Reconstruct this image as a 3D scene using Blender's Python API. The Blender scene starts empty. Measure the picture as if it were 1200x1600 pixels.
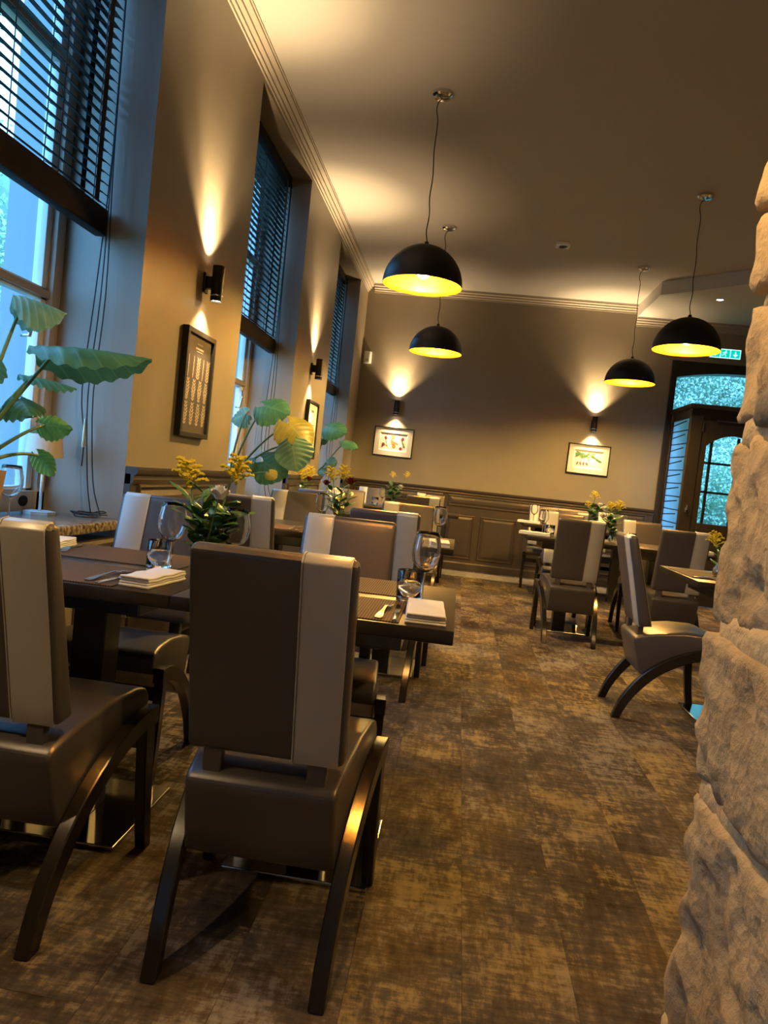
import bpy, bmesh, math, random
import numpy as np
from mathutils import Vector, Matrix
R = math.radians
rnd = random.Random(7)
SC = bpy.context.scene
COL = SC.collection

# ------------------------------------------------------------------ camera
EYE = Vector((0, 0, 1.10))
F_PX = 1147.35
YAW, PITCH, ROLL = R(-5.68368), R(-2.90285), R(6.10434)
_f = Vector((math.sin(YAW) * math.cos(PITCH), math.cos(YAW) * math.cos(PITCH), math.sin(PITCH)))
_r = Vector((math.cos(YAW), -math.sin(YAW), 0))
_u = _r.cross(_f)
RT = _r * math.cos(ROLL) + _u * math.sin(ROLL)
UP = _u * math.cos(ROLL) - _r * math.sin(ROLL)
cam = bpy.data.cameras.new('camera')
cam.sensor_fit = 'VERTICAL'; cam.sensor_height = 36.0; cam.lens = 36.0 * F_PX / 1600.0
cam.clip_start = 0.05; cam.clip_end = 200
co = bpy.data.objects.new('camera', cam); COL.objects.link(co)
m3 = Matrix((RT, UP, -_f)).transposed()
co.matrix_world = Matrix.Translation(EYE) @ m3.to_4x4()
SC.camera = co

def pix(px, py, X=None, Y=None, Z=None):
    """point of the room seen at a pixel of the 1200x1600 photograph, on the plane X, Y or Z (metres)"""
    d = RT * ((px - 600) / F_PX) + UP * (-(py - 800) / F_PX) + _f
    t = (Z - EYE.z) / d.z if Z is not None else (Y - EYE.y) / d.y if Y is not None else (X - EYE.x) / d.x
    return EYE + d * t

# ------------------------------------------------------------------ world, exposure
vs = SC.view_settings
vs.view_transform = 'Standard'; vs.look = 'None'; vs.gamma = 1.0; vs.use_curve_mapping = False
vs.exposure = 3.25
w = bpy.data.worlds.new('dusk_sky'); SC.world = w; w.use_nodes = True
bg = w.node_tree.nodes['Background']
bg.inputs['Color'].default_value = (0.17, 0.47, 0.92, 1); bg.inputs['Strength'].default_value = 1.1
SC.cycles.max_bounces = 10; SC.cycles.diffuse_bounces = 4; SC.cycles.glossy_bounces = 4
SC.cycles.transparent_max_bounces = 24; SC.cycles.transmission_bounces = 8
SC.cycles.sample_clamp_indirect = 4.0
SC.cycles.caustics_reflective = False; SC.cycles.caustics_refractive = False

WARM = (1.0, 0.70, 0.36)
UP_W, DOWN_W, SPOT_W = 20.0, 10.0, 6.0

# ------------------------------------------------------------------ mesh helpers
def add_box(bm, x0, x1, y0, y1, z0, z1, bev=0.0, seg=2):
    t = bmesh.new() if bev else bm
    vv = [t.verts.new(p) for p in ((x0,y0,z0),(x1,y0,z0),(x1,y1,z0),(x0,y1,z0),(x0,y0,z1),(x1,y0,z1),(x1,y1,z1),(x0,y1,z1))]
    for f in ((3,2,1,0),(4,5,6,7),(0,1,5,4),(1,2,6,5),(2,3,7,6),(3,0,4,7)):
        t.faces.new([vv[i] for i in f])
    if bev:
        bmesh.ops.bevel(t, geom=t.edges[:], offset=bev, segments=seg, affect='EDGES', profile=0.5)
        merge(bm, t)

def merge(bm, t, mat=None):
    if mat is not None: bmesh.ops.transform(t, matrix=mat, verts=t.verts[:])
    me = bpy.data.meshes.new('tmp'); t.to_mesh(me); t.free()
    bm.from_mesh(me); bpy.data.meshes.remove(me)

def add_prism(bm, prof, axis, a, b, bev=0.0, seg=2):
    """closed 2D profile extruded along an axis; x: (y,z), y: (x,z), z: (x,y). a/b may be functions of the profile point"""
    t = bmesh.new() if bev else bm
    fa = a if callable(a) else (lambda p: a); fb = b if callable(b) else (lambda p: b)
    mk = {'x': lambda p, c: (c, p[0], p[1]), 'y': lambda p, c: (p[0], c, p[1]), 'z': lambda p, c: (p[0], p[1], c)}[axis]
    A = [t.verts.new(mk(p, fa(p))) for p in prof]; B = [t.verts.new(mk(p, fb(p))) for p in prof]
    n = len(prof)
    fs = [t.faces.new(A), t.faces.new(B[::-1])]
    for i in range(n): fs.append(t.faces.new((A[i], B[i], B[(i+1) % n], A[(i+1) % n])))
    bmesh.ops.recalc_face_normals(t, faces=fs)
    if bev:
        t.edges.ensure_lookup_table()
        es = [e for e in t.edges if len(e.link_faces) == 2 and e.calc_face_angle(0) > 0.6]
        bmesh.ops.bevel(t, geom=es, offset=bev, segments=seg, affect='EDGES', profile=0.5)
        merge(bm, t)

def add_tube(bm, pts, rad, n=8, cap=True):
    pts = [Vector(p) for p in pts]
    rs = rad if isinstance(rad, (list, tuple)) else [rad] * len(pts)
    rings = []; prev = None
    for i, p in enumerate(pts):
        d = (pts[min(i+1, len(pts)-1)] - pts[max(i-1, 0)]).normalized()
        if prev is None:
            prev = d.cross(Vector((0, 0, 1)) if abs(d.z) < .9 else Vector((1, 0, 0))).normalized()
        else:
            prev = (prev - d * prev.dot(d)).normalized()
        q = d.cross(prev)
        rings.append([bm.verts.new(p + (prev * math.cos(2*math.pi*k/n) + q * math.sin(2*math.pi*k/n)) * rs[i]) for k in range(n)])
    for a, b in zip(rings, rings[1:]):
        for k in range(n): bm.faces.new((a[k], a[(k+1) % n], b[(k+1) % n], b[k]))
    if cap:
        bm.faces.new(rings[0][::-1]); bm.faces.new(rings[-1])

def add_lathe(bm, prof, n=24, c=(0, 0, 0), close=False):
    """profile of (r, z); r = 0 collapses to a pole"""
    rings = []
    for r, z in prof:
        if r < 1e-6: rings.append([bm.verts.new((c[0], c[1], c[2] + z))])
        else: rings.append([bm.verts.new((c[0] + r*math.cos(2*math.pi*k/n), c[1] + r*math.sin(2*math.pi*k/n), c[2] + z)) for k in range(n)])
    prs = list(zip(rings, rings[1:])) + ([(rings[-1], rings[0])] if close else [])
    for a, b in prs:
        for k in range(n):
            l = (k+1) % n
            if len(a) == 1 and len(b) == 1: continue
            if len(a) == 1: bm.faces.new((a[0], b[l], b[k]))
            elif len(b) == 1: bm.faces.new((a[k], a[l], b[0]))
            else: bm.faces.new((a[k], a[l], b[l], b[k]))

def bez(p0, p1, p2, n=10, p3=None):
    p0, p1, p2 = Vector(p0), Vector(p1), Vector(p2)
    out = []
    for i in range(n + 1):
        t = i / n
        if p3 is None: out.append(p0*(1-t)**2 + p1*2*t*(1-t) + p2*t*t)
        else: out.append(p0*(1-t)**3 + p1*3*t*(1-t)**2 + p2*3*t*t*(1-t) + Vector(p3)*t**3)
    return out

def obj(name, bm, mat, parent=None, smooth=False, angle=None, recalc=True):
    if isinstance(bm, bmesh.types.BMesh):
        if recalc: bmesh.ops.recalc_face_normals(bm, faces=bm.faces[:])
        me = bpy.data.meshes.new(name); bm.to_mesh(me); bm.free()
    else: me = bm
    if smooth or angle is not None:
        me.polygons.foreach_set('use_smooth', [True] * len(me.polygons))
        if angle is not None: me.set_sharp_from_angle(angle=angle)
    if mat is not None and not me.materials: me.materials.append(mat)
    o = bpy.data.objects.new(name, me); COL.objects.link(o)
    if parent: o.parent = parent
    return o

def tag(o, label=None, cat=None, group=None, kind=None):
    if label: o['label'] = label
    if cat: o['category'] = cat
    if group: o['group'] = group
    if kind: o['kind'] = kind
    return o

def thing(name, label, cat, loc=(0, 0, 0), rz=0.0, group=None):
    o = bpy.data.objects.new(name, None); COL.objects.link(o)
    o.empty_display_size = .05
    o.location = loc; o.rotation_euler = (0, 0, rz)
    return tag(o, label, cat, group)

def dup(root, loc, rz=None, label=None, group=None):
    def cp(o, par):
        c = o.copy(); COL.objects.link(c); c.parent = par
        for k in o.children: cp(k, c)
        return c
    c = cp(root, None)
    c.location = loc
    if rz is not None: c.rotation_euler = (0, 0, rz)
    if label: c['label'] = label
    if group: c['group'] = group
    return c

class Kit:
    """a kind of thing: built the first time, copied afterwards"""
    def __init__(self, build): self.build, self.proto = build, None
    def __call__(self, loc, rz, label, group=None):
        if self.proto is None:
            self.proto = self.build(); o = self.proto
            o.location = loc; o.rotation_euler = (0, 0, rz); o['label'] = label
            if group: o['group'] = group
            return o
        return dup(self.proto, loc, rz, label, group)

# ------------------------------------------------------------------ materials
def mat(name, col, rough=.5, metal=0.0, spec=.5, bump=None, var=None, coat=0.0, trans=0.0, emit=None, estr=0.0):
    """bump=(scale,strength[,stretch]); var=(scale, colour2, lo, hi[,stretch])"""
    m = bpy.data.materials.new(name); m.use_nodes = True
    nt = m.node_tree; b = nt.nodes['Principled BSDF']
    b.inputs['Base Color'].default_value = (*col, 1); b.inputs['Roughness'].default_value = rough
    b.inputs['Metallic'].default_value = metal; b.inputs['Specular IOR Level'].default_value = spec
    b.inputs['Coat Weight'].default_value = coat; b.inputs['Transmission Weight'].default_value = trans
    if emit: b.inputs['Emission Color'].default_value = (*emit, 1); b.inputs['Emission Strength'].default_value = estr
    def coord(stretch):
        tc = nt.nodes.new('ShaderNodeTexCoord'); mp = nt.nodes.new('ShaderNodeMapping')
        nt.links.new(tc.outputs['Object'], mp.inputs['Vector'])
        mp.inputs['Scale'].default_value = stretch or (1, 1, 1)
        return mp.outputs['Vector']
    if var:
        n = nt.nodes.new('ShaderNodeTexNoise'); n.inputs['Scale'].default_value = var[0]; n.inputs['Detail'].default_value = 5
        nt.links.new(coord(var[4] if len(var) > 4 else None), n.inputs['Vector'])
        r = nt.nodes.new('ShaderNodeValToRGB')
        r.color_ramp.elements[0].position = var[2]; r.color_ramp.elements[0].color = (*col, 1)
        r.color_ramp.elements[1].position = var[3]; r.color_ramp.elements[1].color = (*var[1], 1)
        nt.links.new(n.outputs['Fac'], r.inputs['Fac']); nt.links.new(r.outputs['Color'], b.inputs['Base Color'])
    if bump:
        n = nt.nodes.new('ShaderNodeTexNoise'); n.inputs['Scale'].default_value = bump[0]; n.inputs['Detail'].default_value = 4
        nt.links.new(coord(bump[2] if len(bump) > 2 else None), n.inputs['Vector'])
        bp = nt.nodes.new('ShaderNodeBump'); bp.inputs['Strength'].default_value = bump[1]; bp.inputs['Distance'].default_value = .01
        nt.links.new(n.outputs['Fac'], bp.inputs['Height']); nt.links.new(bp.outputs['Normal'], b.inputs['Normal'])
    return m

def thin_glass(name, tint=(1, 1, 1), edge=.35, rough=.0, base=.03):
    """thin clear pane or wall: straight-through with a reflection that grows at grazing angles"""
    m = bpy.data.materials.new(name); m.use_nodes = True
    nt = m.node_tree; nt.nodes.clear()
    out = nt.nodes.new('ShaderNodeOutputMaterial'); mx = nt.nodes.new('ShaderNodeMixShader')
    tr = nt.nodes.new('ShaderNodeBsdfTransparent'); tr.inputs['Color'].default_value = (*tint, 1)
    gl = nt.nodes.new('ShaderNodeBsdfGlossy'); gl.inputs['Roughness'].default_value = rough
    lw = nt.nodes.new('ShaderNodeLayerWeight'); lw.inputs['Blend'].default_value = edge
    lw.inputs['Blend'].default_value = .5
    pw = nt.nodes.new('ShaderNodeMath'); pw.operation = 'POWER'; pw.inputs[1].default_value = edge
    nt.links.new(lw.outputs['Facing'], pw.inputs[0])
    mr = nt.nodes.new('ShaderNodeMapRange'); mr.inputs['To Min'].default_value = base; mr.inputs['To Max'].default_value = .85
    nt.links.new(pw.outputs[0], mr.inputs['Value'])
    nt.links.new(mr.outputs['Result'], mx.inputs['Fac'])
    nt.links.new(tr.outputs[0], mx.inputs[1]); nt.links.new(gl.outputs[0], mx.inputs[2]); nt.links.new(mx.outputs[0], out.inputs['Surface'])
    return m

def emis(name, col, s):
    m = bpy.data.materials.new(name); m.use_nodes = True
    nt = m.node_tree; nt.nodes.clear()
    out = nt.nodes.new('ShaderNodeOutputMaterial'); e = nt.nodes.new('ShaderNodeEmission')
    e.inputs['Color'].default_value = (*col, 1); e.inputs['Strength'].default_value = s
    nt.links.new(e.outputs[0], out.inputs['Surface'])
    return m

M = {}
M['wall'] = mat('taupe_wall_paint', (.285, .238, .175), .42, spec=.4, bump=(60, .06), var=(3, (.268, .222, .162), .3, .7))
M['ceiling'] = mat('ceiling_paint', (.46, .435, .41), .8, spec=.2, bump=(40, .03))
M['soffit'] = mat('daylit_soffit_paint', (.60, .58, .56), .8, spec=.2)  # paler than the ceiling: daylight from the entrance is put into the colour
M['crown'] = mat('crown_paint', (.40, .35, .29), .55)
M['dado'] = mat('brown_panel_paint', (.060, .044, .037), .36, spec=.45, bump=(30, .03, (1, 1, 6)))
M['darkwood'] = mat('dark_door_wood', (.017, .012, .009), .4, bump=(20, .06, (8, 8, 1)), var=(9, (.028, .019, .012), .35, .7, (8, 8, 1)))
M['leather'] = mat('brown_leather', (.090, .078, .078), .37, metal=.3, spec=.6, bump=(350, .05))
M['cream'] = mat('cream_leather', (.50, .48, .45), .36, metal=.25, spec=.5, bump=(350, .05))
M['legwood'] = mat('black_lacquered_wood', (.014, .010, .008), .22, spec=.6)
M['tabletop'] = mat('wenge_tabletop', (.014, .011, .010), .33, spec=.35, var=(6, (.026, .019, .016), .3, .7, (1, 12, 12)), bump=(30, .03, (1, 20, 20)))
M['column'] = mat('dark_metal_column', (.06, .055, .05), .32, metal=.8)
M['steel'] = mat('polished_steel', (.62, .61, .60), .10, metal=1.0)
M['cutlery'] = mat('cutlery_steel', (.78, .77, .75), .14, metal=1.0)
M['napkin'] = mat('white_linen', (.74, .71, .70), .9, bump=(300, .12))
M['black'] = mat('black_metal', (.010, .009, .008), .45, spec=.3)
M['blackmatte'] = mat('black_blind', (.006, .006, .008), .6, spec=.2)
M['goldleaf'] = mat('gold_leaf_lining', (.92, .40, .018), .40, metal=.85, var=(14, (.62, .25, .01), .40, .70))
M['chrome'] = mat('chrome', (.75, .75, .75), .12, metal=1.0)
M['bulb'] = emis('lamp_glow', (1.0, .66, .19), 215)
M['bulbdim'] = emis('added_lamp_glow', (1.0, .66, .22), 92)  # weaker bulb for the unseen pendants added near the viewer
M['spotglow'] = emis('spot_glow', (1.0, .80, .52), 3)
M['ledglow'] = emis('downlight_glow', (1.0, .93, .82), 2)
M['pane'] = thin_glass('window_glass', (.93, .97, 1), 5.0, base=.03)
M['glass'] = thin_glass('drinking_glass', (.97, .975, .98), 2.6, base=.075)
M['solidglass'] = mat('thick_glass', (1, 1, 1), .0, trans=1.0)
M['frame'] = mat('window_frame_paint', (.46, .37, .29), .45)
M['reveal'] = mat('outer_reveal_render', (.30, .33, .34), .8)
M['white'] = mat('white_plastic', (.72, .71, .69), .4)
M['shade'] = mat('cream_lamp_shade', (.62, .52, .42), .7)
M['pot'] = mat('grey_clay_pot', (.30, .27, .24), .75, bump=(60, .1))
M['potbrown'] = mat('tan_clay_pot', (.33, .20, .12), .6, bump=(40, .1))
M['soil'] = mat('potting_soil', (.03, .02, .014), .95, bump=(80, .5))
M['stemgreen'] = mat('green_stem', (.11, .19, .07), .5)
M['vaseleaf'] = mat('dark_green_leaf', (.05, .14, .04), .38, var=(30, (.09, .21, .06), .3, .7))
M['yellow'] = mat('goldenrod_yellow', (.74, .56, .025), .7, var=(80, (.50, .42, .03), .35, .7))
M['red'] = mat('dark_red_petal', (.13, .006, .010), .55)
M['whitepetal'] = mat('white_petal', (.72, .70, .64), .55)
M['paper'] = mat('cream_paper', (.66, .62, .52), .8)
M['artboard'] = mat('pale_print_paper', (.75, .72, .62), .8)
M['darkprint'] = mat('dark_print_paper', (.040, .029, .022), .6)
M['ink'] = mat('pale_print_ink', (.36, .29, .19), .7, var=(90, (.25, .19, .12), .4, .6))
M['inkdark'] = mat('grey_print_ink', (.18, .14, .10), .7)
M['vred'] = mat('print_red', (.50, .07, .03), .7)
M['vorange'] = mat('print_orange', (.72, .20, .04), .7)
M['vgreen'] = mat('print_green', (.09, .22, .04), .7)
M['vpurple'] = mat('print_maroon', (.22, .03, .05), .7)
M['signgreen'] = emis('sign_green', (.0, .22, .17), .35)
M['signwhite'] = emis('sign_white', (.60, .92, .90), .16)
M['sash'] = mat('pale_sash_paint', (.78, .77, .75), .4)
M['brass'] = mat('pale_brass', (.62, .48, .28), .35, metal=.6)
M['cord'] = mat('black_cord', (.012, .012, .014), .6)
M['mortar'] = mat('lime_mortar', (.58, .43, .25), .95, bump=(60, .7))

def frosted_mat():
    m = bpy.data.materials.new('frosted_glass'); m.use_nodes = True
    nt = m.node_tree; nt.nodes.clear()
    out = nt.nodes.new('ShaderNodeOutputMaterial'); mx = nt.nodes.new('ShaderNodeMixShader'); mx.inputs[0].default_value = .35
    a = nt.nodes.new('ShaderNodeBsdfTranslucent'); a.inputs['Color'].default_value = (.85, .9, .95, 1)
    b = nt.nodes.new('ShaderNodeBsdfTransparent')
    nt.links.new(a.outputs[0], mx.inputs[1]); nt.links.new(b.outputs[0], mx.inputs[2]); nt.links.new(mx.outputs[0], out.inputs['Surface'])
    return m
M['frosted'] = frosted_mat()

def stone_mat():
    m = mat('limestone', (.54, .39, .215), .92, var=(5, (.40, .285, .155), .42, .62))
    nt = m.node_tree; b = nt.nodes['Principled BSDF']
    tc = nt.nodes.new('ShaderNodeTexCoord')
    n1 = nt.nodes.new('ShaderNodeTexNoise'); n1.inputs['Scale'].default_value = 30; n1.inputs['Detail'].default_value = 5; n1.inputs['Roughness'].default_value = .58
    n2 = nt.nodes.new('ShaderNodeTexVoronoi'); n2.inputs['Scale'].default_value = 34
    nt.links.new(tc.outputs['Object'], n1.inputs['Vector']); nt.links.new(tc.outputs['Object'], n2.inputs['Vector'])
    ad = nt.nodes.new('ShaderNodeMath'); ad.operation = 'MULTIPLY_ADD'; ad.inputs[1].default_value = .35
    nt.links.new(n2.outputs['Distance'], ad.inputs[0]); nt.links.new(n1.outputs['Fac'], ad.inputs[2])
    bp = nt.nodes.new('ShaderNodeBump'); bp.inputs['Strength'].default_value = .55; bp.inputs['Distance'].default_value = .022
    nt.links.new(ad.outputs[0], bp.inputs['Height']); nt.links.new(bp.outputs['Normal'], b.inputs['Normal'])
    return m
M['stone'] = stone_mat()

def granite_mat():
    m = mat('brown_granite', (.30, .25, .21), .12)
    nt = m.node_tree; b = nt.nodes['Principled BSDF']
    tc = nt.nodes.new('ShaderNodeTexCoord'); n = nt.nodes.new('ShaderNodeTexNoise'); n.inputs['Scale'].default_value = 55; n.inputs['Detail'].default_value = 6
    r = nt.nodes.new('ShaderNodeValToRGB'); e = r.color_ramp.elements
    e[0].position = .35; e[0].color = (.06, .045, .035, 1); e[1].position = .62; e[1].color = (.42, .34, .26, 1)
    k = e.new(.5); k.color = (.22, .16, .11, 1)
    nt.links.new(tc.outputs['Object'], n.inputs['Vector']); nt.links.new(n.outputs['Fac'], r.inputs['Fac']); nt.links.new(r.outputs['Color'], b.inputs['Base Color'])
    return m
M['granite'] = granite_mat()

def carpet_mat():
    m = bpy.data.materials.new('distressed_carpet'); m.use_nodes = True
    nt = m.node_tree; N = nt.nodes; L = nt.links; b = N['Principled BSDF']
    b.inputs['Roughness'].default_value = .95; b.inputs['Specular IOR Level'].default_value = .15
    geo = N.new('ShaderNodeNewGeometry'); oi = N.new('ShaderNodeObjectInfo')
    def mapped(scale, k):
        mp = N.new('ShaderNodeMapping'); mp.inputs['Scale'].default_value = scale
        L.new(geo.outputs['Position'], mp.inputs['Vector'])
        cb = N.new('ShaderNodeCombineXYZ'); mu = N.new('ShaderNodeMath'); mu.operation = 'MULTIPLY'; mu.inputs[1].default_value = k
        L.new(oi.outputs['Random'], mu.inputs[0]); L.new(mu.outputs[0], cb.inputs['Z'])
        L.new(cb.outputs[0], mp.inputs['Location'])
        return mp.outputs[0]
    def noise(vec, scale, det=6, ro=.6):
        n = N.new('ShaderNodeTexNoise'); n.inputs['Scale'].default_value = scale; n.inputs['Detail'].default_value = det; n.inputs['Roughness'].default_value = ro
        L.new(vec, n.inputs['Vector']); return n.outputs['Fac']
    def ramp(fac, stops):
        r = N.new('ShaderNodeValToRGB'); e = r.color_ramp.elements
        e[0].position, e[0].color = stops[0][0], (*stops[0][1], 1); e[1].position, e[1].color = stops[-1][0], (*stops[-1][1], 1)
        for p, c in stops[1:-1]: q = e.new(p); q.color = (*c, 1)
        L.new(fac, r.inputs['Fac']); return r.outputs['Color']
    def mix(fac, a, c, mode='MIX'):
        x = N.new('ShaderNodeMix'); x.data_type = 'RGBA'; x.blend_type = mode
        if isinstance(fac, float): x.inputs[0].default_value = fac
        else: L.new(fac, x.inputs[0])
        for i, v in ((6, a), (7, c)):
            if isinstance(v, tuple): x.inputs[i].default_value = (*v, 1)
            else: L.new(v, x.inputs[i])
        return x.outputs[2]
    g = lambda v: (v, v, v)
    base = ramp(noise(mapped((1, .8, 1), 1.2), 1.6, 4, .55), [(.36, (.055, .038, .024)), (.50, (.105, .086, .088)), (.62, (.13, .092, .056))])
    # worn ochre and pale patches broken up by fine weave and streaks
    patch = noise(mapped((1, 1, 1), 3.0), 2.6, 9, .72)
    weave = noise(mapped((1, .25, 1), 6.0), 46, 5, .7)
    cross = noise(mapped((.22, 1, 1), 6.0), 60, 4, .7)
    ad = N.new('ShaderNodeMath'); ad.operation = 'ADD'; L.new(weave, ad.inputs[0]); L.new(cross, ad.inputs[1])
    md = N.new('ShaderNodeMath'); md.operation = 'MULTIPLY_ADD'; md.inputs[1].default_value = .42; L.new(ad.outputs[0], md.inputs[0])
    mp_ = N.new('ShaderNodeMath'); mp_.operation = 'MULTIPLY'; mp_.inputs[1].default_value = .85; L.new(patch, mp_.inputs[0]); L.new(mp_.outputs[0], md.inputs[2])
    fac = ramp(md.outputs[0], [(.84, g(0)), (.93, g(.7)), (1.0, g(1))])
    tint = ramp(noise(mapped((1, 1, 1), 2.2), 1.3, 2, .5), [(.40, (.36, .265, .14)), (.52, (.30, .23, .15)), (.60, (.30, .26, .235))])
    c = mix(fac, base, tint)
    dark = ramp(md.outputs[0], [(.64, g(.35)), (.84, g(1))])
    c = mix(1.0, c, dark, 'MULTIPLY'); c = mix(1.0, c, (.80, .78, .76), 'MULTIPLY')
    L.new(c, b.inputs['Base Color'])
    bp = N.new('ShaderNodeBump'); bp.inputs['Strength'].default_value = .35; bp.inputs['Distance'].default_value = .006
    L.new(md.outputs[0], bp.inputs['Height']); L.new(bp.outputs['Normal'], b.inputs['Normal'])
    return m
M['carpet'] = carpet_mat()

def mat_placemat():
    m = mat('woven_placemat', (.12, .07, .04), .75, spec=.2)
    nt = m.node_tree; b = nt.nodes['Principled BSDF']
    tc = nt.nodes.new('ShaderNodeTexCoord'); wv = nt.nodes.new('ShaderNodeTexWave'); wv.bands_direction = 'X'; wv.inputs['Scale'].default_value = 44; wv.inputs['Distortion'].default_value = .6
    wv2 = nt.nodes.new('ShaderNodeTexWave'); wv2.bands_direction = 'Y'; wv2.inputs['Scale'].default_value = 60
    nt.links.new(tc.outputs['Object'], wv.inputs['Vector']); nt.links.new(tc.outputs['Object'], wv2.inputs['Vector'])
    mu = nt.nodes.new('ShaderNodeMath'); mu.operation = 'MULTIPLY_ADD'; mu.inputs[1].default_value = .3
    nt.links.new(wv2.outputs['Fac'], mu.inputs[0]); nt.links.new(wv.outputs['Fac'], mu.inputs[2])
    r = nt.nodes.new('ShaderNodeValToRGB'); e = r.color_ramp.elements
    e[0].position = .25; e[0].color = (.012, .008, .006, 1); e[1].position = .9; e[1].color = (.12, .07, .038, 1)
    nt.links.new(mu.outputs[0], r.inputs['Fac']); nt.links.new(r.outputs['Color'], b.inputs['Base Color'])
    return m
M['placemat'] = mat_placemat()

def leaf_mat(name, c1, c2, vein):
    m = bpy.data.materials.new(name); m.use_nodes = True
    nt = m.node_tree; N = nt.nodes; L = nt.links; b = N['Principled BSDF']
    b.inputs['Roughness'].default_value = .42
    uv = N.new('ShaderNodeUVMap'); sp = N.new('ShaderNodeSeparateXYZ'); L.new(uv.outputs[0], sp.inputs[0])
    def mth(op, a, c=None):
        x = N.new('ShaderNodeMath'); x.operation = op
        for i, v in ((0, a), (1, c)):
            if v is None: continue
            if isinstance(v, (int, float)): x.inputs[i].default_value = v
            else: L.new(v, x.inputs[i])
        return x.outputs[0]
    au = mth('ABSOLUTE', mth('SUBTRACT', sp.outputs['X'], .5))
    side = mth('ABSOLUTE', mth('SUBTRACT', mth('FRACT', mth('SUBTRACT', mth('MULTIPLY', sp.outputs['Y'], 7.0), mth('MULTIPLY', au, 3.2))), .5))
    v1 = mth('GREATER_THAN', side, .44); v2 = mth('LESS_THAN', au, .022)
    vv = mth('MAXIMUM', v1, v2)
    tc = N.new('ShaderNodeTexCoord'); n = N.new('ShaderNodeTexNoise'); n.inputs['Scale'].default_value = 14; L.new(tc.outputs['Object'], n.inputs['Vector'])
    r = N.new('ShaderNodeValToRGB'); e = r.color_ramp.elements
    e[0].position = .35; e[0].color = (*c1, 1); e[1].position = .65; e[1].color = (*c2, 1); L.new(n.outputs['Fac'], r.inputs['Fac'])
    x = N.new('ShaderNodeMix'); x.data_type = 'RGBA'; L.new(mth('MULTIPLY', vv, .32), x.inputs[0]); L.new(r.outputs['Color'], x.inputs[6]); x.inputs[7].default_value = (*vein, 1)
    L.new(x.outputs[2], b.inputs['Base Color'])
    tr = N.new('ShaderNodeBsdfTranslucent'); L.new(x.outputs[2], tr.inputs['Color'])
    ms = N.new('ShaderNodeMixShader'); ms.inputs[0].default_value = .35
    out = N['Material Output']; L.new(b.outputs[0], ms.inputs[1]); L.new(tr.outputs[0], ms.inputs[2]); L.new(ms.outputs[0], out.inputs['Surface'])
    return m
M['leaf'] = leaf_mat('alocasia_leaf', (.045, .16, .085), (.075, .23, .11), (.18, .33, .19))
M['leaflight'] = leaf_mat('light_green_leaf', (.12, .30, .06), (.18, .40, .09), (.32, .50, .20))
M['leafyellow'] = leaf_mat('yellowing_leaf', (.26, .25, .04), (.40, .33, .05), (.50, .46, .14))
M['leafblue'] = leaf_mat('pale_leaf', (.13, .30, .20), (.20, .38, .26), (.42, .55, .38))

# ------------------------------------------------------------------ the room shell
WX, WO, BY, CZ = -1.424, -2.02, 9.34, 3.475      # left wall face, its outer face, back wall face, ceiling
WIN = [(1.57, 3.01), (4.37, 5.81), (7.23, 8.67)]
HEAD, SILL = 3.35, 0.75

def struct(name, bm, m, parent=None, **k):
    o = obj(name, bm, m, parent, **k)
    if parent is None: o['kind'] = 'structure'
    return o
def root(name, label=None, loc=(0, 0, 0)):
    o = bpy.data.objects.new(name, None); COL.objects.link(o); o.location = loc; o['kind'] = 'structure'
    if label: o['label'] = label
    return o

bm = bmesh.new()
OPEN = [(-2.20, -.76)] + WIN  # first opening is for the added, unseen window
ys = [-2.6] + [v for a in OPEN for v in a] + [9.64]
for a, b in zip(ys[0::2], ys[1::2]): add_box(bm, WO, WX, a, b, -.05, CZ)
for a, b in OPEN:
    add_box(bm, WO, WX, a, b, HEAD, CZ); add_box(bm, WO, WX, a, b, -.05, SILL - .04)
wl = struct('wall_left', bm, M['wall']); wl['label'] = 'taupe painted wall with three deep window recesses along the left'

DX0, DX1, DZ = 2.46, 4.0, 2.80     # opening of the entrance in the back wall
bm = bmesh.new()
add_box(bm, WX, DX0 - .07, BY, BY + .3, -.05, CZ); add_box(bm, DX1 + .07, 5.3, BY, BY + .3, -.05, CZ); add_box(bm, DX0 - .07, DX1 + .07, BY, BY + .3, DZ + .06, CZ)
struct('wall_back', bm, M['wall'])['label'] = 'taupe painted end wall above brown panelling'
bm = bmesh.new(); add_box(bm, 5.2, 5.4, -2.6, BY, -.05, CZ); struct('wall_right', bm, M['wall'])
bm = bmesh.new(); add_box(bm, WO, 5.4, -2.8, -2.6, -.05, CZ); struct('wall_front', bm, M['wall'])
bm = bmesh.new(); add_box(bm, WO, 5.4, -2.8, BY + .3, CZ, CZ + .12)
ce = struct('ceiling', bm, M['ceiling'])
ce['label'] = 'plain beige ceiling lit by the wall lamps'
SZ = 3.33
bm = bmesh.new(); add_prism(bm, [(1.90, BY), (1.90, 8.24), (2.74, 7.45), (5.2, 7.45), (5.2, BY)], 'z', SZ, CZ - .001)
obj('soffit', bm, M['soffit'], ce)['label'] = 'lower ceiling section with a cut corner over the entrance'

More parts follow.
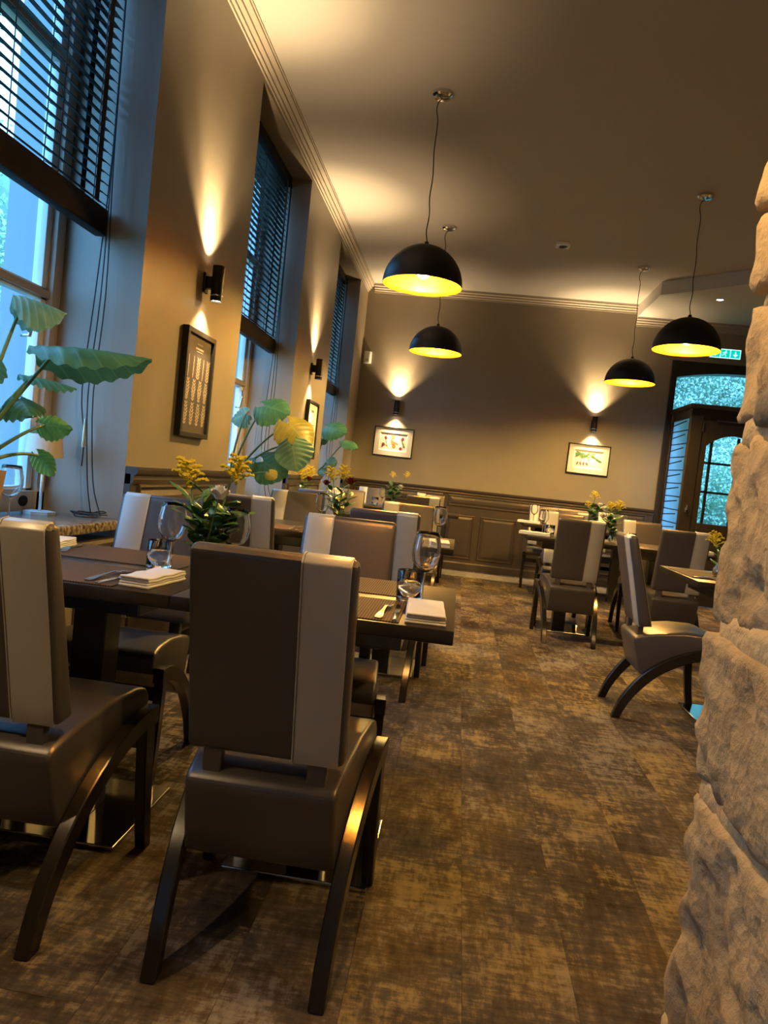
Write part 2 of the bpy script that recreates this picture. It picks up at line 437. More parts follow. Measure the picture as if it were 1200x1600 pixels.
# floor: a slab with carpet planks laid lengthways on it
bm = bmesh.new(); add_box(bm, WO, 5.4, -2.8, BY + .3, -.06, -.007)
fl = struct('floor', bm, M['mortar']); fl['label'] = 'floor laid with worn ochre and brown carpet planks'
plank = None
k = 0
for i in range(-7, 14):
    x = .125 + .25 * i
    y = .10 - .5 * (i % 2) + .12 * (i % 3)
    while y < BY:
        ya, yb = y, min(y + 1.0, BY)
        if yb - ya > .05 and yb > .2:
            if plank is None:
                bm = bmesh.new(); add_box(bm, .0004, .2496, .0004, .9996, -.006, 0); plank = obj('carpet_plank', bm, M['carpet'], fl); o = plank
            else:
                o = plank.copy(); COL.objects.link(o); o.parent = fl
            o.location = (x, ya, 0); o.scale = (1, yb - ya, 1)
            k += 1
        y += 1.0

M['palecarpet'] = mat('pale_carpet', (.34, .29, .21), .95, var=(16, (.16, .125, .085), .42, .68, (1, 4, 1)), bump=(90, .3))  # paler planks laid along the end wall
pale = None
for i in range(4):
    if pale is None:
        bm = bmesh.new(); add_box(bm, 0, .93, 0, .50, -.004, .0015); pale = obj('pale_plank', bm, M['palecarpet'], fl); pale['label'] = 'pale carpet strip along the end wall'; o = pale
    else: o = pale.copy(); COL.objects.link(o); o.parent = fl
    o.location = (-1.37 + .932 * i, 8.68, 0)

# crown mouldings, three stepped beads
CR = [(0, -.098), (.010, -.098), (.010, -.080), (.024, -.074), (.024, -.058), (.044, -.048), (.044, -.032), (.072, -.024), (.072, -.010), (.080, -.010), (.080, 0), (0, 0)]
bm = bmesh.new(); add_prism(bm, [(WX + a, CZ + b) for a, b in CR], 'y', -2.6, BY)
struct('trim_1', bm, M['crown'])['label'] = 'stepped three-bead ceiling moulding along the window wall'
bm = bmesh.new(); add_prism(bm, [(BY - a, CZ + b) for a, b in CR], 'x', WX + .08, 1.90)
struct('trim_2', bm, M['crown'])['label'] = 'stepped three-bead ceiling moulding along the end wall'
bm = bmesh.new(); add_prism(bm, [(BY - a, SZ + b) for a, b in CR], 'x', 1.905, 5.2)
struct('trim_3', bm, M['crown'])['label'] = 'lower stepped moulding beneath the dropped ceiling section'

# wainscot: local x along the wall, local y out of the wall
def rings(bm, x0, x1, z0, z1, steps):
    prev = None
    for ins, y in steps:
        r = [bm.verts.new(p) for p in ((x0+ins, y, z0+ins), (x1-ins, y, z0+ins), (x1-ins, y, z1-ins), (x0+ins, y, z1-ins))]
        if prev:
            for k in range(4): bm.faces.new((prev[k], prev[(k+1) % 4], r[(k+1) % 4], r[k]))
        prev = r
    bm.faces.new(prev)
T = .028
def panel(name, x0, x1, z0, z1, par):
    bm = bmesh.new()
    rings(bm, x0, x1, z0, z1, [(0, T), (.004, T + .011), (.014, T + .013), (.020, T + .002), (.028, T + .001), (.055, T + .012)])
    return obj(name, bm, M['dado'], par)
NT = [3]
def wainscot(loc, rz, length, panels, friezes, ztop=1.02, rail=True, label=None, zp=(.143, .70), returns=True):
    NT[0] += 1
    r = root(f'trim_{NT[0]}', label, loc); r.rotation_euler = (0, 0, rz)
    bm = bmesh.new(); add_box(bm, 0, length, .0, T, 0, ztop - .03, .002, 1); obj('backing_board', bm, M['dado'], r)
    bm = bmesh.new(); add_prism(bm, [(0, 0), (T + .016, 0), (T + .016, .085), (T + .010, .10), (T, .105), (0, .105)], 'x', 0, length); obj('skirting', bm, M['dado'], r)
    if rail:
        bm = bmesh.new()
        add_prism(bm, [(0, ztop - .075), (T + .006, ztop - .075), (T + .012, ztop - .055), (T + .010, ztop - .040), (T + .026, ztop - .028), (T + .030, ztop - .012), (T + .030, ztop), (0, ztop)], 'x', -.012 if returns else 0, length + (.012 if returns else 0))
        obj('chair_rail', bm, M['dado'], r)
    for a, b in panels: panel('panel', a, b, zp[0], zp[1], r)
    for a, b in friezes: panel('frieze_panel', a, b, .80, .945, r)
    return r
# on the end wall; local x runs towards -X (rotated half a turn), so measure from its right end
XR = 2.385
def flip(l): return [(XR - b, XR - a) for a, b in l]
wainscot((XR, BY, 0), R(180), XR - WX - .001,
         flip([(-1.35, -1.02), (-.95, -.56), (-.49, -.20), (-.135, .224), (.294, .752), (.822, 1.28), (1.35, 1.71), (1.80, 2.30)]),
         flip([(-1.35, -.20), (-.135, 1.71), (1.80, 2.30)]), label='brown raised-panel wainscot along the end wall', returns=False)
for (a, b), lab in zip(((3.01, 4.37), (5.81, 7.23), (8.67, 9.295)), ('nearest window pier', 'second window pier', 'short pier in the far corner')):
    L_ = b - a - .004
    n = 2 if L_ > 1 else 1
    ps = [(.07 + i * (L_ - .07) / n, (i + 1) * (L_ - .07) / n) for i in range(n)]
    wainscot((WX, b - .002, 0), R(-90), L_, ps, [(.07, L_ - .07)], label='brown panelled wainscot on the ' + lab, returns=False)
wainscot((WX, 1.566, 0), R(-90), 1.37, [(.07, .65), (.72, 1.30)], [(.07, 1.30)], label='brown panelled wainscot left of the nearest window', returns=False)
for (a, b), lab in zip(WIN, ('nearest', 'middle', 'farthest')):
    wainscot((WX - .035, b - .002, 0), R(-90), b - a - .004, [(.05, .34), (.40, .69), (.75, 1.04), (1.10, 1.39)], [], ztop=.748, rail=False, zp=(.14, .70), label='brown panelled front below the %s window sill' % lab, returns=False)

# ------------------------------------------------------------------ windows, local y along the wall from the middle of the opening
HW = .72
def window(n, yc, label):
    r = root(f'window_{n}', label, (0, yc, 0))
    bm = bmesh.new()
    xa, xb = -1.865, -1.775
    add_box(bm, xa, xb, -HW + .002, -HW + .065, .792, HEAD - .002, .004); add_box(bm, xa, xb, HW - .065, HW - .002, .792, HEAD - .002, .004)
    add_box(bm, xa, xb, -HW + .002, HW - .002, .792, .875, .004); add_box(bm, xa, xb, -HW + .002, HW - .002, HEAD - .07, HEAD - .002, .004)
    obj('fixed_frame', bm, M['frame'], r, angle=.6)
    bm = bmesh.new(); add_box(bm, xa + .005, xb - .012, -HW + .06, HW - .06, 1.680, 1.712, .004); add_box(bm, xa + .005, xb - .012, -HW + .06, HW - .06, 2.64, 2.672, .004); obj('transom_bar', bm, M['frame'], r, angle=.6)
    bm = bmesh.new(); add_box(bm, xa + .005, xb - .012, -.035, .035, .87, HEAD - .07, .004); obj('mullion', bm, M['frame'], r, angle=.6)
    for s in (-1, 1):
        for z0, z1 in ((.872, 1.683), (1.709, 2.643), (2.669, HEAD - .068)):
            a, b = sorted((s * .032, s * (HW - .062)))
            bm = bmesh.new()
            for c in ((a, a + .042, z0, z1), (b - .042, b, z0, z1), (a, b, z0, z0 + .014), (a, b, z1 - .014, z1)): add_box(bm, -1.848, -1.802, *c, .003)
            sh = obj('sash', bm, M['sash'], r, angle=.6)
            bm = bmesh.new(); add_box(bm, -1.829, -1.825, a + .03, b - .03, z0 + .010, z1 - .010); obj('pane', bm, M['pane'], sh)
    bm = bmesh.new(); add_tube(bm, [(-1.80, .50, 1.50), (-1.765, .50, 1.50), (-1.755, .50, 1.56), (-1.76, .50, 1.63)], .008, 8); obj('handle', bm, M['chrome'], r, smooth=True)
    bm = bmesh.new(); add_tube(bm, [(-1.776, HW - .16, .835), (-1.770, HW - .16, .835)], .022, 16)
    bmesh.ops.scale(bm, vec=(1, 1.35, 1), space=Matrix.Translation((0, -(HW - .16), 0)), verts=bm.verts[:]); obj('vent_cap', bm, M['blackmatte'], r)
    bm = bmesh.new(); add_box(bm, -1.80, WX + .022, -HW + .003, HW - .003, SILL, .79, .008, 2); obj('sill', bm, M['granite'], r, angle=.6)['label'] = 'polished brown granite sill'
    bm = bmesh.new()
    for y in (-HW + .001, HW - .013): add_box(bm, WO - .02, -1.87, y, y + .012, SILL - .04, HEAD)
    add_box(bm, WO - .08, -1.87, -HW, HW, SILL - .05, SILL - .01)
    obj('outer_surround', bm, M['reveal'], r)
    return r
window(4, -1.48, 'unseen window added for fill light beside the viewer, left of the frame')  # unseen window added to bring neutral fill onto the chair backs
WL = ('nearest window at the left edge, with white lamp on its sill', 'middle window behind the plant in the grey pot', 'farthest window near the end wall corner')
for n, (a, b) in enumerate(WIN): window(n + 1, (a + b) / 2, WL[n])

# ------------------------------------------------------------------ venetian blinds
def make_blind():
    r = thing('venetian_blind', '', 'blind')
    X0 = -1.61
    bm = bmesh.new(); add_box(bm, X0 - .032, X0 + .032, -.70, .70, 3.275, 3.345, .004); obj('head_rail', bm, M['blackmatte'], r)
    bm = bmesh.new(); add_box(bm, X0 - .028, X0 + .028, -.70, .70, 1.965, 2.075, .008); obj('bottom_rail', bm, M['blackmatte'], r, angle=.6)
    sl = None; z = 2.098
    bm = bmesh.new()
    t = R(-28)
    prof = []
    for s in (1, -1):
        for k in range(5):
            u = (-.025 + .0125 * k) * s
            h = .004 * (1 - (u / .025) ** 2) + .0013 * s
            prof.append((u * math.cos(t) - h * math.sin(t), u * math.sin(t) + h * math.cos(t)))
    add_prism(bm, prof, 'y', -.70, .70)
    while z < 3.27:
        if sl is None: sl = obj('slat', bm, M['blackmatte'], r, angle=.5); o = sl
        else: o = sl.copy(); COL.objects.link(o); o.parent = r
        o.location = (X0, 0, z); z += .042
    for y in (-.56, 0, .30, .56):
        bm = bmesh.new()
        for x in (-.029, .029): add_tube(bm, [(X0 + x, y, 2.07), (X0 + x, y, 3.28)], .0022, 5)
        for k in range(28): add_tube(bm, [(X0 - .029, y, 2.109 + .042 * k), (X0 + .029, y, 2.081 + .042 * k)], .0015, 4)
        obj('ladder_cord', bm, M['cord'], r)
    for x in (-.0315, .0315):
        bm = bmesh.new(); add_box(bm, X0 + x - .0006, X0 + x + .0006, .565, .60, 2.075, 3.276); obj('ladder_tape', bm, M['cord'], r)
    for y0, dx, zz, end in ((.665, .036, .803, .0), (.655, .044, .801, .02), (.68, .030, 1.0, -.03)):
        bm = bmesh.new()
        p = [(X0 + dx, y0, 3.28), (X0 + dx + .004, y0, 2.3), (X0 + dx + .012 + end, y0 - .01, 1.7), (X0 + dx - .01 + end, y0 - .02, 1.3), (X0 + dx + .02 + end, y0 - .01, zz + .12), (X0 + dx + .05 + end * 2, y0 - .015, zz)]
        pts = []
        for i in range(len(p) - 1):
            for q in range(4): pts.append(Vector(p[i]).lerp(Vector(p[i+1]), q / 4))
        pts.append(Vector(p[-1]))
        for _ in range(2): pts = [pts[0]] + [(pts[i-1] + pts[i] * 2 + pts[i+1]) / 4 for i in range(1, len(pts) - 1)] + [pts[-1]]
        add_tube(bm, pts, .0028, 5); c = obj('pull_cord', bm, M['cord'], r, smooth=True)
        if zz == 1.0:
            bm = bmesh.new(); e = p[-1]; add_tube(bm, [(e[0], e[1], e[2] + .20), (e[0], e[1], e[2] + .08)], [.006, .008], 8); obj('cord_weight', bm, M['brass'], c)
    bm = bmesh.new(); pts = []
    for k in range(90):
        a = k * .28; rr = .05 + .018 * math.sin(k * .37)
        pts.append((X0 + .07 + rr * 1.0 * math.cos(a) + .0006 * k, .60 + rr * .9 * math.sin(a), .7945 + .00022 * k + .016 * max(0, math.sin(k * .21)) ** 4))
    add_tube(bm, pts, .0028, 5); obj('cord_coil', bm, M['cord'], r, smooth=True)
    return r
blind = Kit(make_blind)
BLN = ('black slatted blind half lowered over the nearest window', 'black slatted blind half lowered over the middle window', 'black slatted blind half lowered over the farthest window')
for n, (a, b) in enumerate(WIN): blind((0, (a + b) / 2, 0), 0, BLN[n], 'half-lowered slatted blinds')

# ------------------------------------------------------------------ entrance: dark frame, arched fanlight, draught lobby with a glazed door
dr = root('door_1', 'dark wooden entrance lobby with an arched fanlight and a glazed door')
bm = bmesh.new()
add_box(bm, DX0 - .07, DX0, BY - .03, BY + .2, 0, DZ + .06, .004); add_box(bm, DX1, DX1 + .07, BY - .03, BY + .2, 0, DZ + .06, .004)
obj('door_frame', bm, M['darkwood'], dr)
def arch(x0, x1, zs, rise, n=16): return [(x0 + (x1 - x0) * i / n, zs + rise * (1 - (2 * i / n - 1) ** 2)) for i in range(n + 1)]
bm = bmesh.new()
ar = arch(DX0 + .0, DX1 - .0, 2.66, .09)
for (xa, za), (xb, zb) in zip(ar, ar[1:]): add_prism(bm, [(xa, za), (xb, zb), (xb, DZ + .06), (xa, DZ + .06)], 'y', BY - .02, BY + .16)
obj('arched_head', bm, M['darkwood'], dr)
bm = bmesh.new(); add_box(bm, DX0, DX1, BY + .06, BY + .066, 2.2, DZ); obj('fanlight_pane', bm, M['pane'], dr)
LY, LX0, LX1, LH = 8.50, 2.452, 4.05, 2.25
lb = root('door_2', 'dark wooden draught lobby around the entrance')
bm = bmesh.new(); add_box(bm, LX0 - .02, LX1, LY - .02, BY - .005, LH - .05, LH, .006); obj('lobby_roof', bm, M['darkwood'], lb)
bm = bmesh.new(); add_box(bm, LX0, LX0 + .135, LY, LY + .07, 0, LH - .05, .005); obj('corner_post', bm, M['darkwood'], lb)
bm = bmesh.new(); add_box(bm, LX0, LX0 + .05, BY - .10, BY - .035, 0, LH - .05, .005); obj('wall_post', bm, M['darkwood'], lb)
bm = bmesh.new(); add_box(bm, LX0 + .005, LX0 + .045, LY + .07, BY - .10, 2.10, LH - .05, .004); add_box(bm, LX0 + .005, LX0 + .045, LY + .07, BY - .10, 0, .50, .004); obj('side_rail', bm, M['darkwood'], lb)
bm = bmesh.new(); add_box(bm, LX0 + .022, LX0 + .030, LY + .07, BY - .10, .50, 2.10); sp = obj('side_pane', bm, M['frosted'], lb)
k = 0; z = .60
while z < 2.08:
    y0 = BY - .105; y1 = LY + .12 + (.10 if k % 2 else .0)
    dz = (.022 if k % 2 else -.010)
    bm = bmesh.new(); add_prism(bm, [(y0, z), (y0, z + .012), (y1, z + dz + .012), (y1, z + dz)], 'x', LX0 + .014, LX0 + .020); obj('pane_stripe', bm, M['blackmatte'], sp)
    z += .076; k += 1
bm = bmesh.new(); add_box(bm, LX0 + .05, LX0 + .068, LY - .028, LY - .002, 1.04, 1.10, .004); add_tube(bm, [(LX0 + .06, LY - .015, 1.07), (LX0 + .06, LY - .05, 1.07), (LX0 + .06, LY - .05, 1.12)], .006, 8); obj('latch', bm, M['chrome'], lb)
# glazed leaf of the lobby
gx0, gx1, gz0, gz1 = 2.655, 3.25, .935, 1.80
bm = bmesh.new()
add_box(bm, LX0 + .135, gx0, LY + .01, LY + .06, .01, LH - .05, .004); add_box(bm, gx1, LX1 - .02, LY + .01, LY + .06, .01, LH - .05, .004)
add_box(bm, gx0, gx1, LY + .01, LY + .06, .01, gz0, .004)
ar = arch(gx0, gx1, gz1, .13)
for (xa, za), (xb, zb) in zip(ar, ar[1:]): add_prism(bm, [(xa, za), (xb, zb), (xb, LH - .05), (xa, LH - .05)], 'y', LY + .01, LY + .06)
lf = obj('door_leaf', bm, M['darkwood'], lb)
bm = bmesh.new(); add_box(bm, gx0, gx1, LY + .032, LY + .038, gz0, gz1 + .13); obj('door_pane', bm, M['pane'], lf)
bm = bmesh.new()
for x in (2.715, 3.0): add_box(bm, x - .012, x + .012, LY + .018, LY + .052, gz0, gz1 + .11)
for z in (1.285, 1.61): add_box(bm, gx0, gx1, LY + .018, LY + .052, z - .012, z + .012)
obj('glazing_bar', bm, M['blackmatte'], lf)
bm = bmesh.new(); add_box(bm, 2.74, 3.30, LY + .002, LY + .012, 2.075, 2.085); obj('top_strip', bm, M['chrome'], lf)
bm = bmesh.new()
for z in (.3, 1.95): add_tube(bm, [(LX0 + .142, LY - .004, z), (LX0 + .142, LY - .004, z + .11)], .009, 8)
obj('hinge', bm, M['black'], lf)

# ------------------------------------------------------------------ rough stone wall end close to the camera on the right
sw = root('wall_near', 'rough pale limestone wall end close up at the right edge')
bm = bmesh.new(); add_box(bm, .522, 1.05, -.3, 1.405, 0, CZ); obj('mortar_core', bm, M['mortar'], sw)
def stone(x0, x1, y0, y1, z0, z1, seed, amp=.016, name='stone', m='stone'):
    """a roughly dressed block: tight arrises, chipped and undulating faces"""
    bm = bmesh.new()
    dims = (x1 - x0, y1 - y0, z1 - z0)
    n = [max(4, int(d / .017)) for d in dims]
    n[0] = max(4, int(dims[0] / .035))
    rr = np.random.RandomState(seed)
    Fq = np.concatenate([rr.uniform(-9, 9, (8, 3)), rr.uniform(-28, 28, (12, 3)), rr.uniform(-75, 75, (16, 3)), rr.uniform(-105, 105, (16, 3))])
    Ph = rr.uniform(0, 6.28, len(Fq)); Am = np.concatenate([np.full(8, .26), np.full(12, .11), np.full(16, .15), np.full(16, .11)])
    c = np.array([(x0+x1)/2, (y0+y1)/2, (z0+z1)/2]); hd = np.array(dims) / 2
    rad = np.minimum(np.array([.022, .028, .016]), hd * .5)
    cache = {}
    def vert(u):
        key = tuple(np.round(u, 5))
        if key in cache: return cache[key]
        p = np.array(u) * hd
        inner = np.clip(p, -(hd - rad), hd - rad); d = p - inner
        L = np.linalg.norm(d / rad)
        if L > 1: p = inner + d / L
        w = float((Am * np.sin(Fq @ (p + c) + Ph)).sum())
        w = w - .5 * abs(w)                       # pits deeper than bumps
        p = p + d / (np.linalg.norm(d) + 1e-9) * w * amp * .55
        cache[key] = bm.verts.new(tuple(p + c)); return cache[key]
    for ax in range(3):
        a, b = [i for i in range(3) if i != ax]
        for s in (-1, 1):
            if ax == 0 and s == 1: continue
            for i in range(n[a]):
                for j in range(n[b]):
                    q = []
                    for di, dj in ((0, 0), (1, 0), (1, 1), (0, 1)):
                        u = [0, 0, 0]; u[ax] = s; u[a] = -1 + 2 * (i + di) / n[a]; u[b] = -1 + 2 * (j + dj) / n[b]; q.append(vert(u))
                    try: bm.faces.new(q)
                    except ValueError: pass
    return obj(name, bm, M[m], sw, smooth=True)
# courses: z range, far edge, how proud of the plane X = .5
for i, (z0, z1, yf, px) in enumerate(((-.10, .090, 1.455, .485), (.098, .570, 1.445, .498), (.586, .872, 1.462, .490), (.888, 1.240, 1.465, .500), (1.262, 1.50, 1.500, .500), (1.512, 1.66, 1.492, .504), (1.672, 1.83, 1.505, .498), (1.845, 2.15, 1.492, .500), (2.165, 2.55, 1.48, .50), (2.565, 3.0, 1.50, .50), (3.015, CZ - .01, 1.50, .50))):
    split = .62 + .12 * (i % 3)
    stone(px, .95, split + .012, yf, z0, z1, 10 + i)
    if i < 10: stone(px + .010, .95, .12, yf - .022, z1 - .03, z1 + .045, 80 + i, .012, 'mortar_joint', 'mortar')
    if i < 9: stone(px + .005, .95, .1, split - .012, z0 + .01, z1, 40 + i)

M['greyish'] = mat('dark_grey_block', (.16, .14, .11), .9, bump=(50, .5))  # dark grey block set at one joint between courses
stone(.494, .95, 1.18, 1.365, 1.250, 1.312, 99, .008, 'stone', 'greyish')['label'] = 'small dark grey block'

# ------------------------------------------------------------------ chairs; local +y is where the sitter looks, origin on the floor between the rear feet
def offset_path(path, half):
    L_, R_ = [], []
    for i, p in enumerate(path):
        a = Vector(path[max(i-1, 0)]); b = Vector(path[min(i+1, len(path)-1)])
        d = (b - a).normalized(); n = Vector((-d.y, d.x))
        h = half[i] if isinstance(half, (list, tuple)) else half
        L_.append((p[0] + n.x*h, p[1] + n.y*h)); R_.append((p[0] - n.x*h, p[1] - n.y*h))
    return L_, R_
def smooth_path(pts, n=3):
    pts = [Vector(p) for p in pts]; out = []
    P = [pts[0]*2 - pts[1]] + pts + [pts[-1]*2 - pts[-2]]
    for i in range(1, len(P) - 2):
        for k in range(n):
            t = k / n
            out.append(.5 * ((2*P[i]) + (-P[i-1] + P[i+1])*t + (2*P[i-1] - 5*P[i] + 4*P[i+1] - P[i+2])*t*t + (-P[i-1] + 3*P[i] - 3*P[i+1] + P[i+2])*t**3))
    out.append(pts[-1]); return [tuple(p) for p in out]
HWC = lambda y: .160 + .043 * max(0, min(1, y / .48))
def make_chair():
    r = thing('dining_chair', '', 'chair')
    # seat: a thick wedge, deep at the back and thin over the knees
    prof = [(.104, .225), (.080, .30), (.060, .375), (.053, .402), (.060, .418), (.080, .428), (.16, .447), (.30, .466), (.42, .466), (.466, .455), (.486, .432), (.487, .405), (.472, .386), (.40, .362), (.32, .332), (.24, .290), (.17, .243), (.13, .222)]
    bm = bmesh.new(); add_prism(bm, prof, 'x', lambda p: -HWC(p[0]), lambda p: HWC(p[0]), .012, 3)
    obj('seat', bm, M['leather'], r, angle=R(50))
    # backrest: thin at the top, thicker below, leaning back
    rear = smooth_path([(.070, .472), (.046, .58), (.019, .70), (-.010, .82), (-.031, .912)], 2)
    front = smooth_path([(.012, .918), (.036, .83), (.072, .70), (.104, .58), (.133, .478)], 2)
    prof = rear + [(-.022, .925), (.0, .928)] + front
    prof = prof[::-1]
    bm = bmesh.new(); add_prism(bm, prof, 'x', -.172, .172, .013, 3)
    bk = obj('backrest', bm, M['leather'], r, angle=R(50))
    cy, cz = .05, .70
    def grow(p, e=.0022):
        return p
    n = len(prof); pr2 = []
    for i, p in enumerate(prof):
        a = Vector(prof[i-1]); b = Vector(prof[(i+1) % n]); d = (b - a).normalized(); nn = Vector((d.y, -d.x))
        if (Vector(p) + nn * .01 - Vector((cy, cz))).length < (Vector(p) - Vector((cy, cz))).length: nn = -nn
        pr2.append((p[0] + nn.x * .0022, p[1] + nn.y * .0022))
    bm = bmesh.new(); add_prism(bm, pr2, 'x', .062, .160, .003, 2)
    obj('contrast_strip', bm, M['cream'], bk, angle=R(50))['label'] = 'cream leather strip running over the backrest'
    bm = bmesh.new()
    for i in range(len(pr2)):
        pass
    add_tube(bm, [(.0605, p[0], p[1]) for p in pr2] + [(.0605, pr2[0][0], pr2[0][1])], .0018, 5, cap=False); obj('piping', bm, M['cream'], bk)
    for s in (-1, 1):
        bm = bmesh.new(); add_box(bm, s*.115 - .021, s*.115 + .021, .074, .100, .418, .492, .004); obj('back_bracket', bm, M['leather'], r)
    # one long arc each side: from the seat front down to the rear foot
    path = smooth_path([(.0, .0), (.030, .080), (.076, .158), (.140, .236), (.220, .300), (.310, .349), (.400, .378), (.478, .384)], 3)
    Lp, Rp = offset_path(path, [.019 + .006 * min(1, i / 8) for i in range(len(path))])
    Lp[0] = (-.021, 0.0); Rp[0] = (.021, 0.0)
    prof = Lp + Rp[::-1]
    fl = smooth_path([(.440, .372), (.447, .30), (.456, .20), (.468, .10), (.485, 0.0)], 3)
    Lf, Rf = offset_path(fl, [.024 - .006 * i / (len(fl) - 1) for i in range(len(fl))])
    Lf[-1] = (Lf[-1][0], 0); Rf[-1] = (Rf[-1][0], 0); pf = Lf + Rf[::-1]
    for s in (-1, 1):
        bm = bmesh.new(); add_prism(bm, prof, 'x', lambda p: s * (HWC(p[0]) + .001), lambda p: s * (HWC(p[0]) + .035), .003, 1); obj('leg', bm, M['legwood'], r, angle=R(22))
    for s in (-1, 1):
        bm = bmesh.new(); add_prism(bm, pf, 'x', lambda p: s * (HWC(p[0]) + .003), lambda p: s * (HWC(p[0]) + .033), .003, 1); obj('leg', bm, M['legwood'], r, angle=R(22))
    bm = bmesh.new(); add_box(bm, -.205, .205, .432, .456, .295, .335, .004); obj('stretcher', bm, M['legwood'], r)
    return r
chair = Kit(make_chair)
GL = 'two-tone chairs at the window tables'; GR = 'two-tone chairs across the aisle'
CH = [
 (-.350, 1.440, 0, 'two-tone brown and cream leather chair in the foreground, its back to the viewer', GL),
 (-.985, 1.440, 0, 'brown chair cut off by the left edge, its back to the viewer', GL),
 (-.390, 2.705, 180, 'chair facing the viewer across the nearest table, right behind the foreground chair', GL),
 (-1.105, 2.705, 180, 'chair bathed in blue window light behind the first wine glass and flowers', GL),
 (-.345, 3.560, 0, 'slate-toned chair with back to viewer, at right of the second window table', GL),
 (-1.070, 3.560, 0, 'dark chair with back to viewer, behind the first vase of goldenrod', GL),
 (-.320, 4.800, 180, 'amber-lit chair facing the viewer at right of the second window table', GL),
 (-1.070, 4.800, 180, 'pinkish-lit chair facing the viewer at left of the second window table', GL),
 (-1.075, 5.640, 0, 'grey-topped chair seen between the second vase and its wine glass', GL),
 (-1.050, 6.860, 180, 'chair facing the viewer behind the second vase with the dark red roses', GL),
 (-.350, 7.420, 0, 'dark chair with back to viewer at the far window table, near the panelling', GL),
 (-1.045, 8.820, 180, 'pale chair facing the viewer against the end wall, left of the small yellow posy', GL),
 (-.340, 8.820, 180, 'farthest chair facing the viewer, right of the small yellow posy', GL),
 (.905, 5.430, 0, 'chair with back to viewer at the left end of the table across the aisle', GR),
 (1.635, 5.430, 0, 'chair with back to viewer right of the sideways chair across the aisle', GR),
 (.960, 6.730, 180, 'chair facing the viewer at the left end of the table across the aisle', GR),
 (1.640, 6.730, 180, 'chair facing the viewer at the right end of the table across the aisle', GR),
 (1.120, 7.420, 0, 'chair with back to viewer at the far table across the aisle, left end', GR),
 (1.010, 8.820, 180, 'chair facing the viewer by the end wall, left end of the far right table', GR),
 (1.800, 8.820, 180, 'chair facing the viewer by the end wall, beside the entrance lobby', GR)]
for x, y, a, lab, g in CH: chair((x, y, 0), R(a), lab, g)
chair((.905, 3.975, 0), R(-90), 'chair standing sideways in the aisle, its seat towards the stone wall', GR)

# ------------------------------------------------------------------ tables
def make_table():
    r = thing('dining_table', '', 'table')
    bm = bmesh.new(); add_box(bm, -.349, .349, -.35, .35, .715, .75, .003, 2); obj('tabletop', bm, M['tabletop'], r, angle=.6)
    bm = bmesh.new(); add_box(bm, -.22, .22, -.22, .22, .655, .715, .004); obj('underframe', bm, M['legwood'], r)
    bm = bmesh.new(); add_box(bm, -.05, .05, -.05, .05, .012, .655, .004); obj('column', bm, M['column'], r)
    bm = bmesh.new(); add_box(bm, -.198, .198, -.20, .20, 0, .013, .003); obj('base_plate', bm, M['steel'], r)['label'] = 'polished steel floor plate'
    return r
table = Kit(make_table)
GT = 'square dark-topped tables'
TB = {
 'A_r': (-.325, 2.075, 0, 'dark square table behind the foreground chair, right half of the nearest pair'),
 'A_l': (-1.025, 2.075, 0, 'dark square table by the nearest window pier, left half of the nearest pair'),
 'B_r': (-.345, 4.180, 0, 'dark square table in the second row, its right edge towards the aisle'),
 'B_l': (-1.045, 4.180, 0, 'dark square table in the second row, beside the middle window'),
 'C': (-1.040, 6.250, 0, 'single dark square table in the third row by the second window pier'),
 'F_r': (-.330, 8.130, 0, 'dark square table in the last window row, nearest the aisle'),
 'F_l': (-1.030, 8.130, 0, 'dark square table in the last window row, beside the farthest window'),
 'D_l': (.910, 6.080, 0, 'dark square table across the aisle, left half of the middle pair'),
 'D_r': (1.610, 6.080, 0, 'dark square table across the aisle, right half of the middle pair'),
 'G_l': (1.050, 8.130, 0, 'dark square table at the far right before the panelling, left half'),
 'G_r': (1.750, 8.130, 0, 'dark square table at the far right before the lobby, right half'),
 'E': (1.535, 4.010, 90, 'dark square table partly hidden by the stone wall end')}
for k, (x, y, a, lab) in TB.items(): table((x, y, 0), R(a), lab, GT)

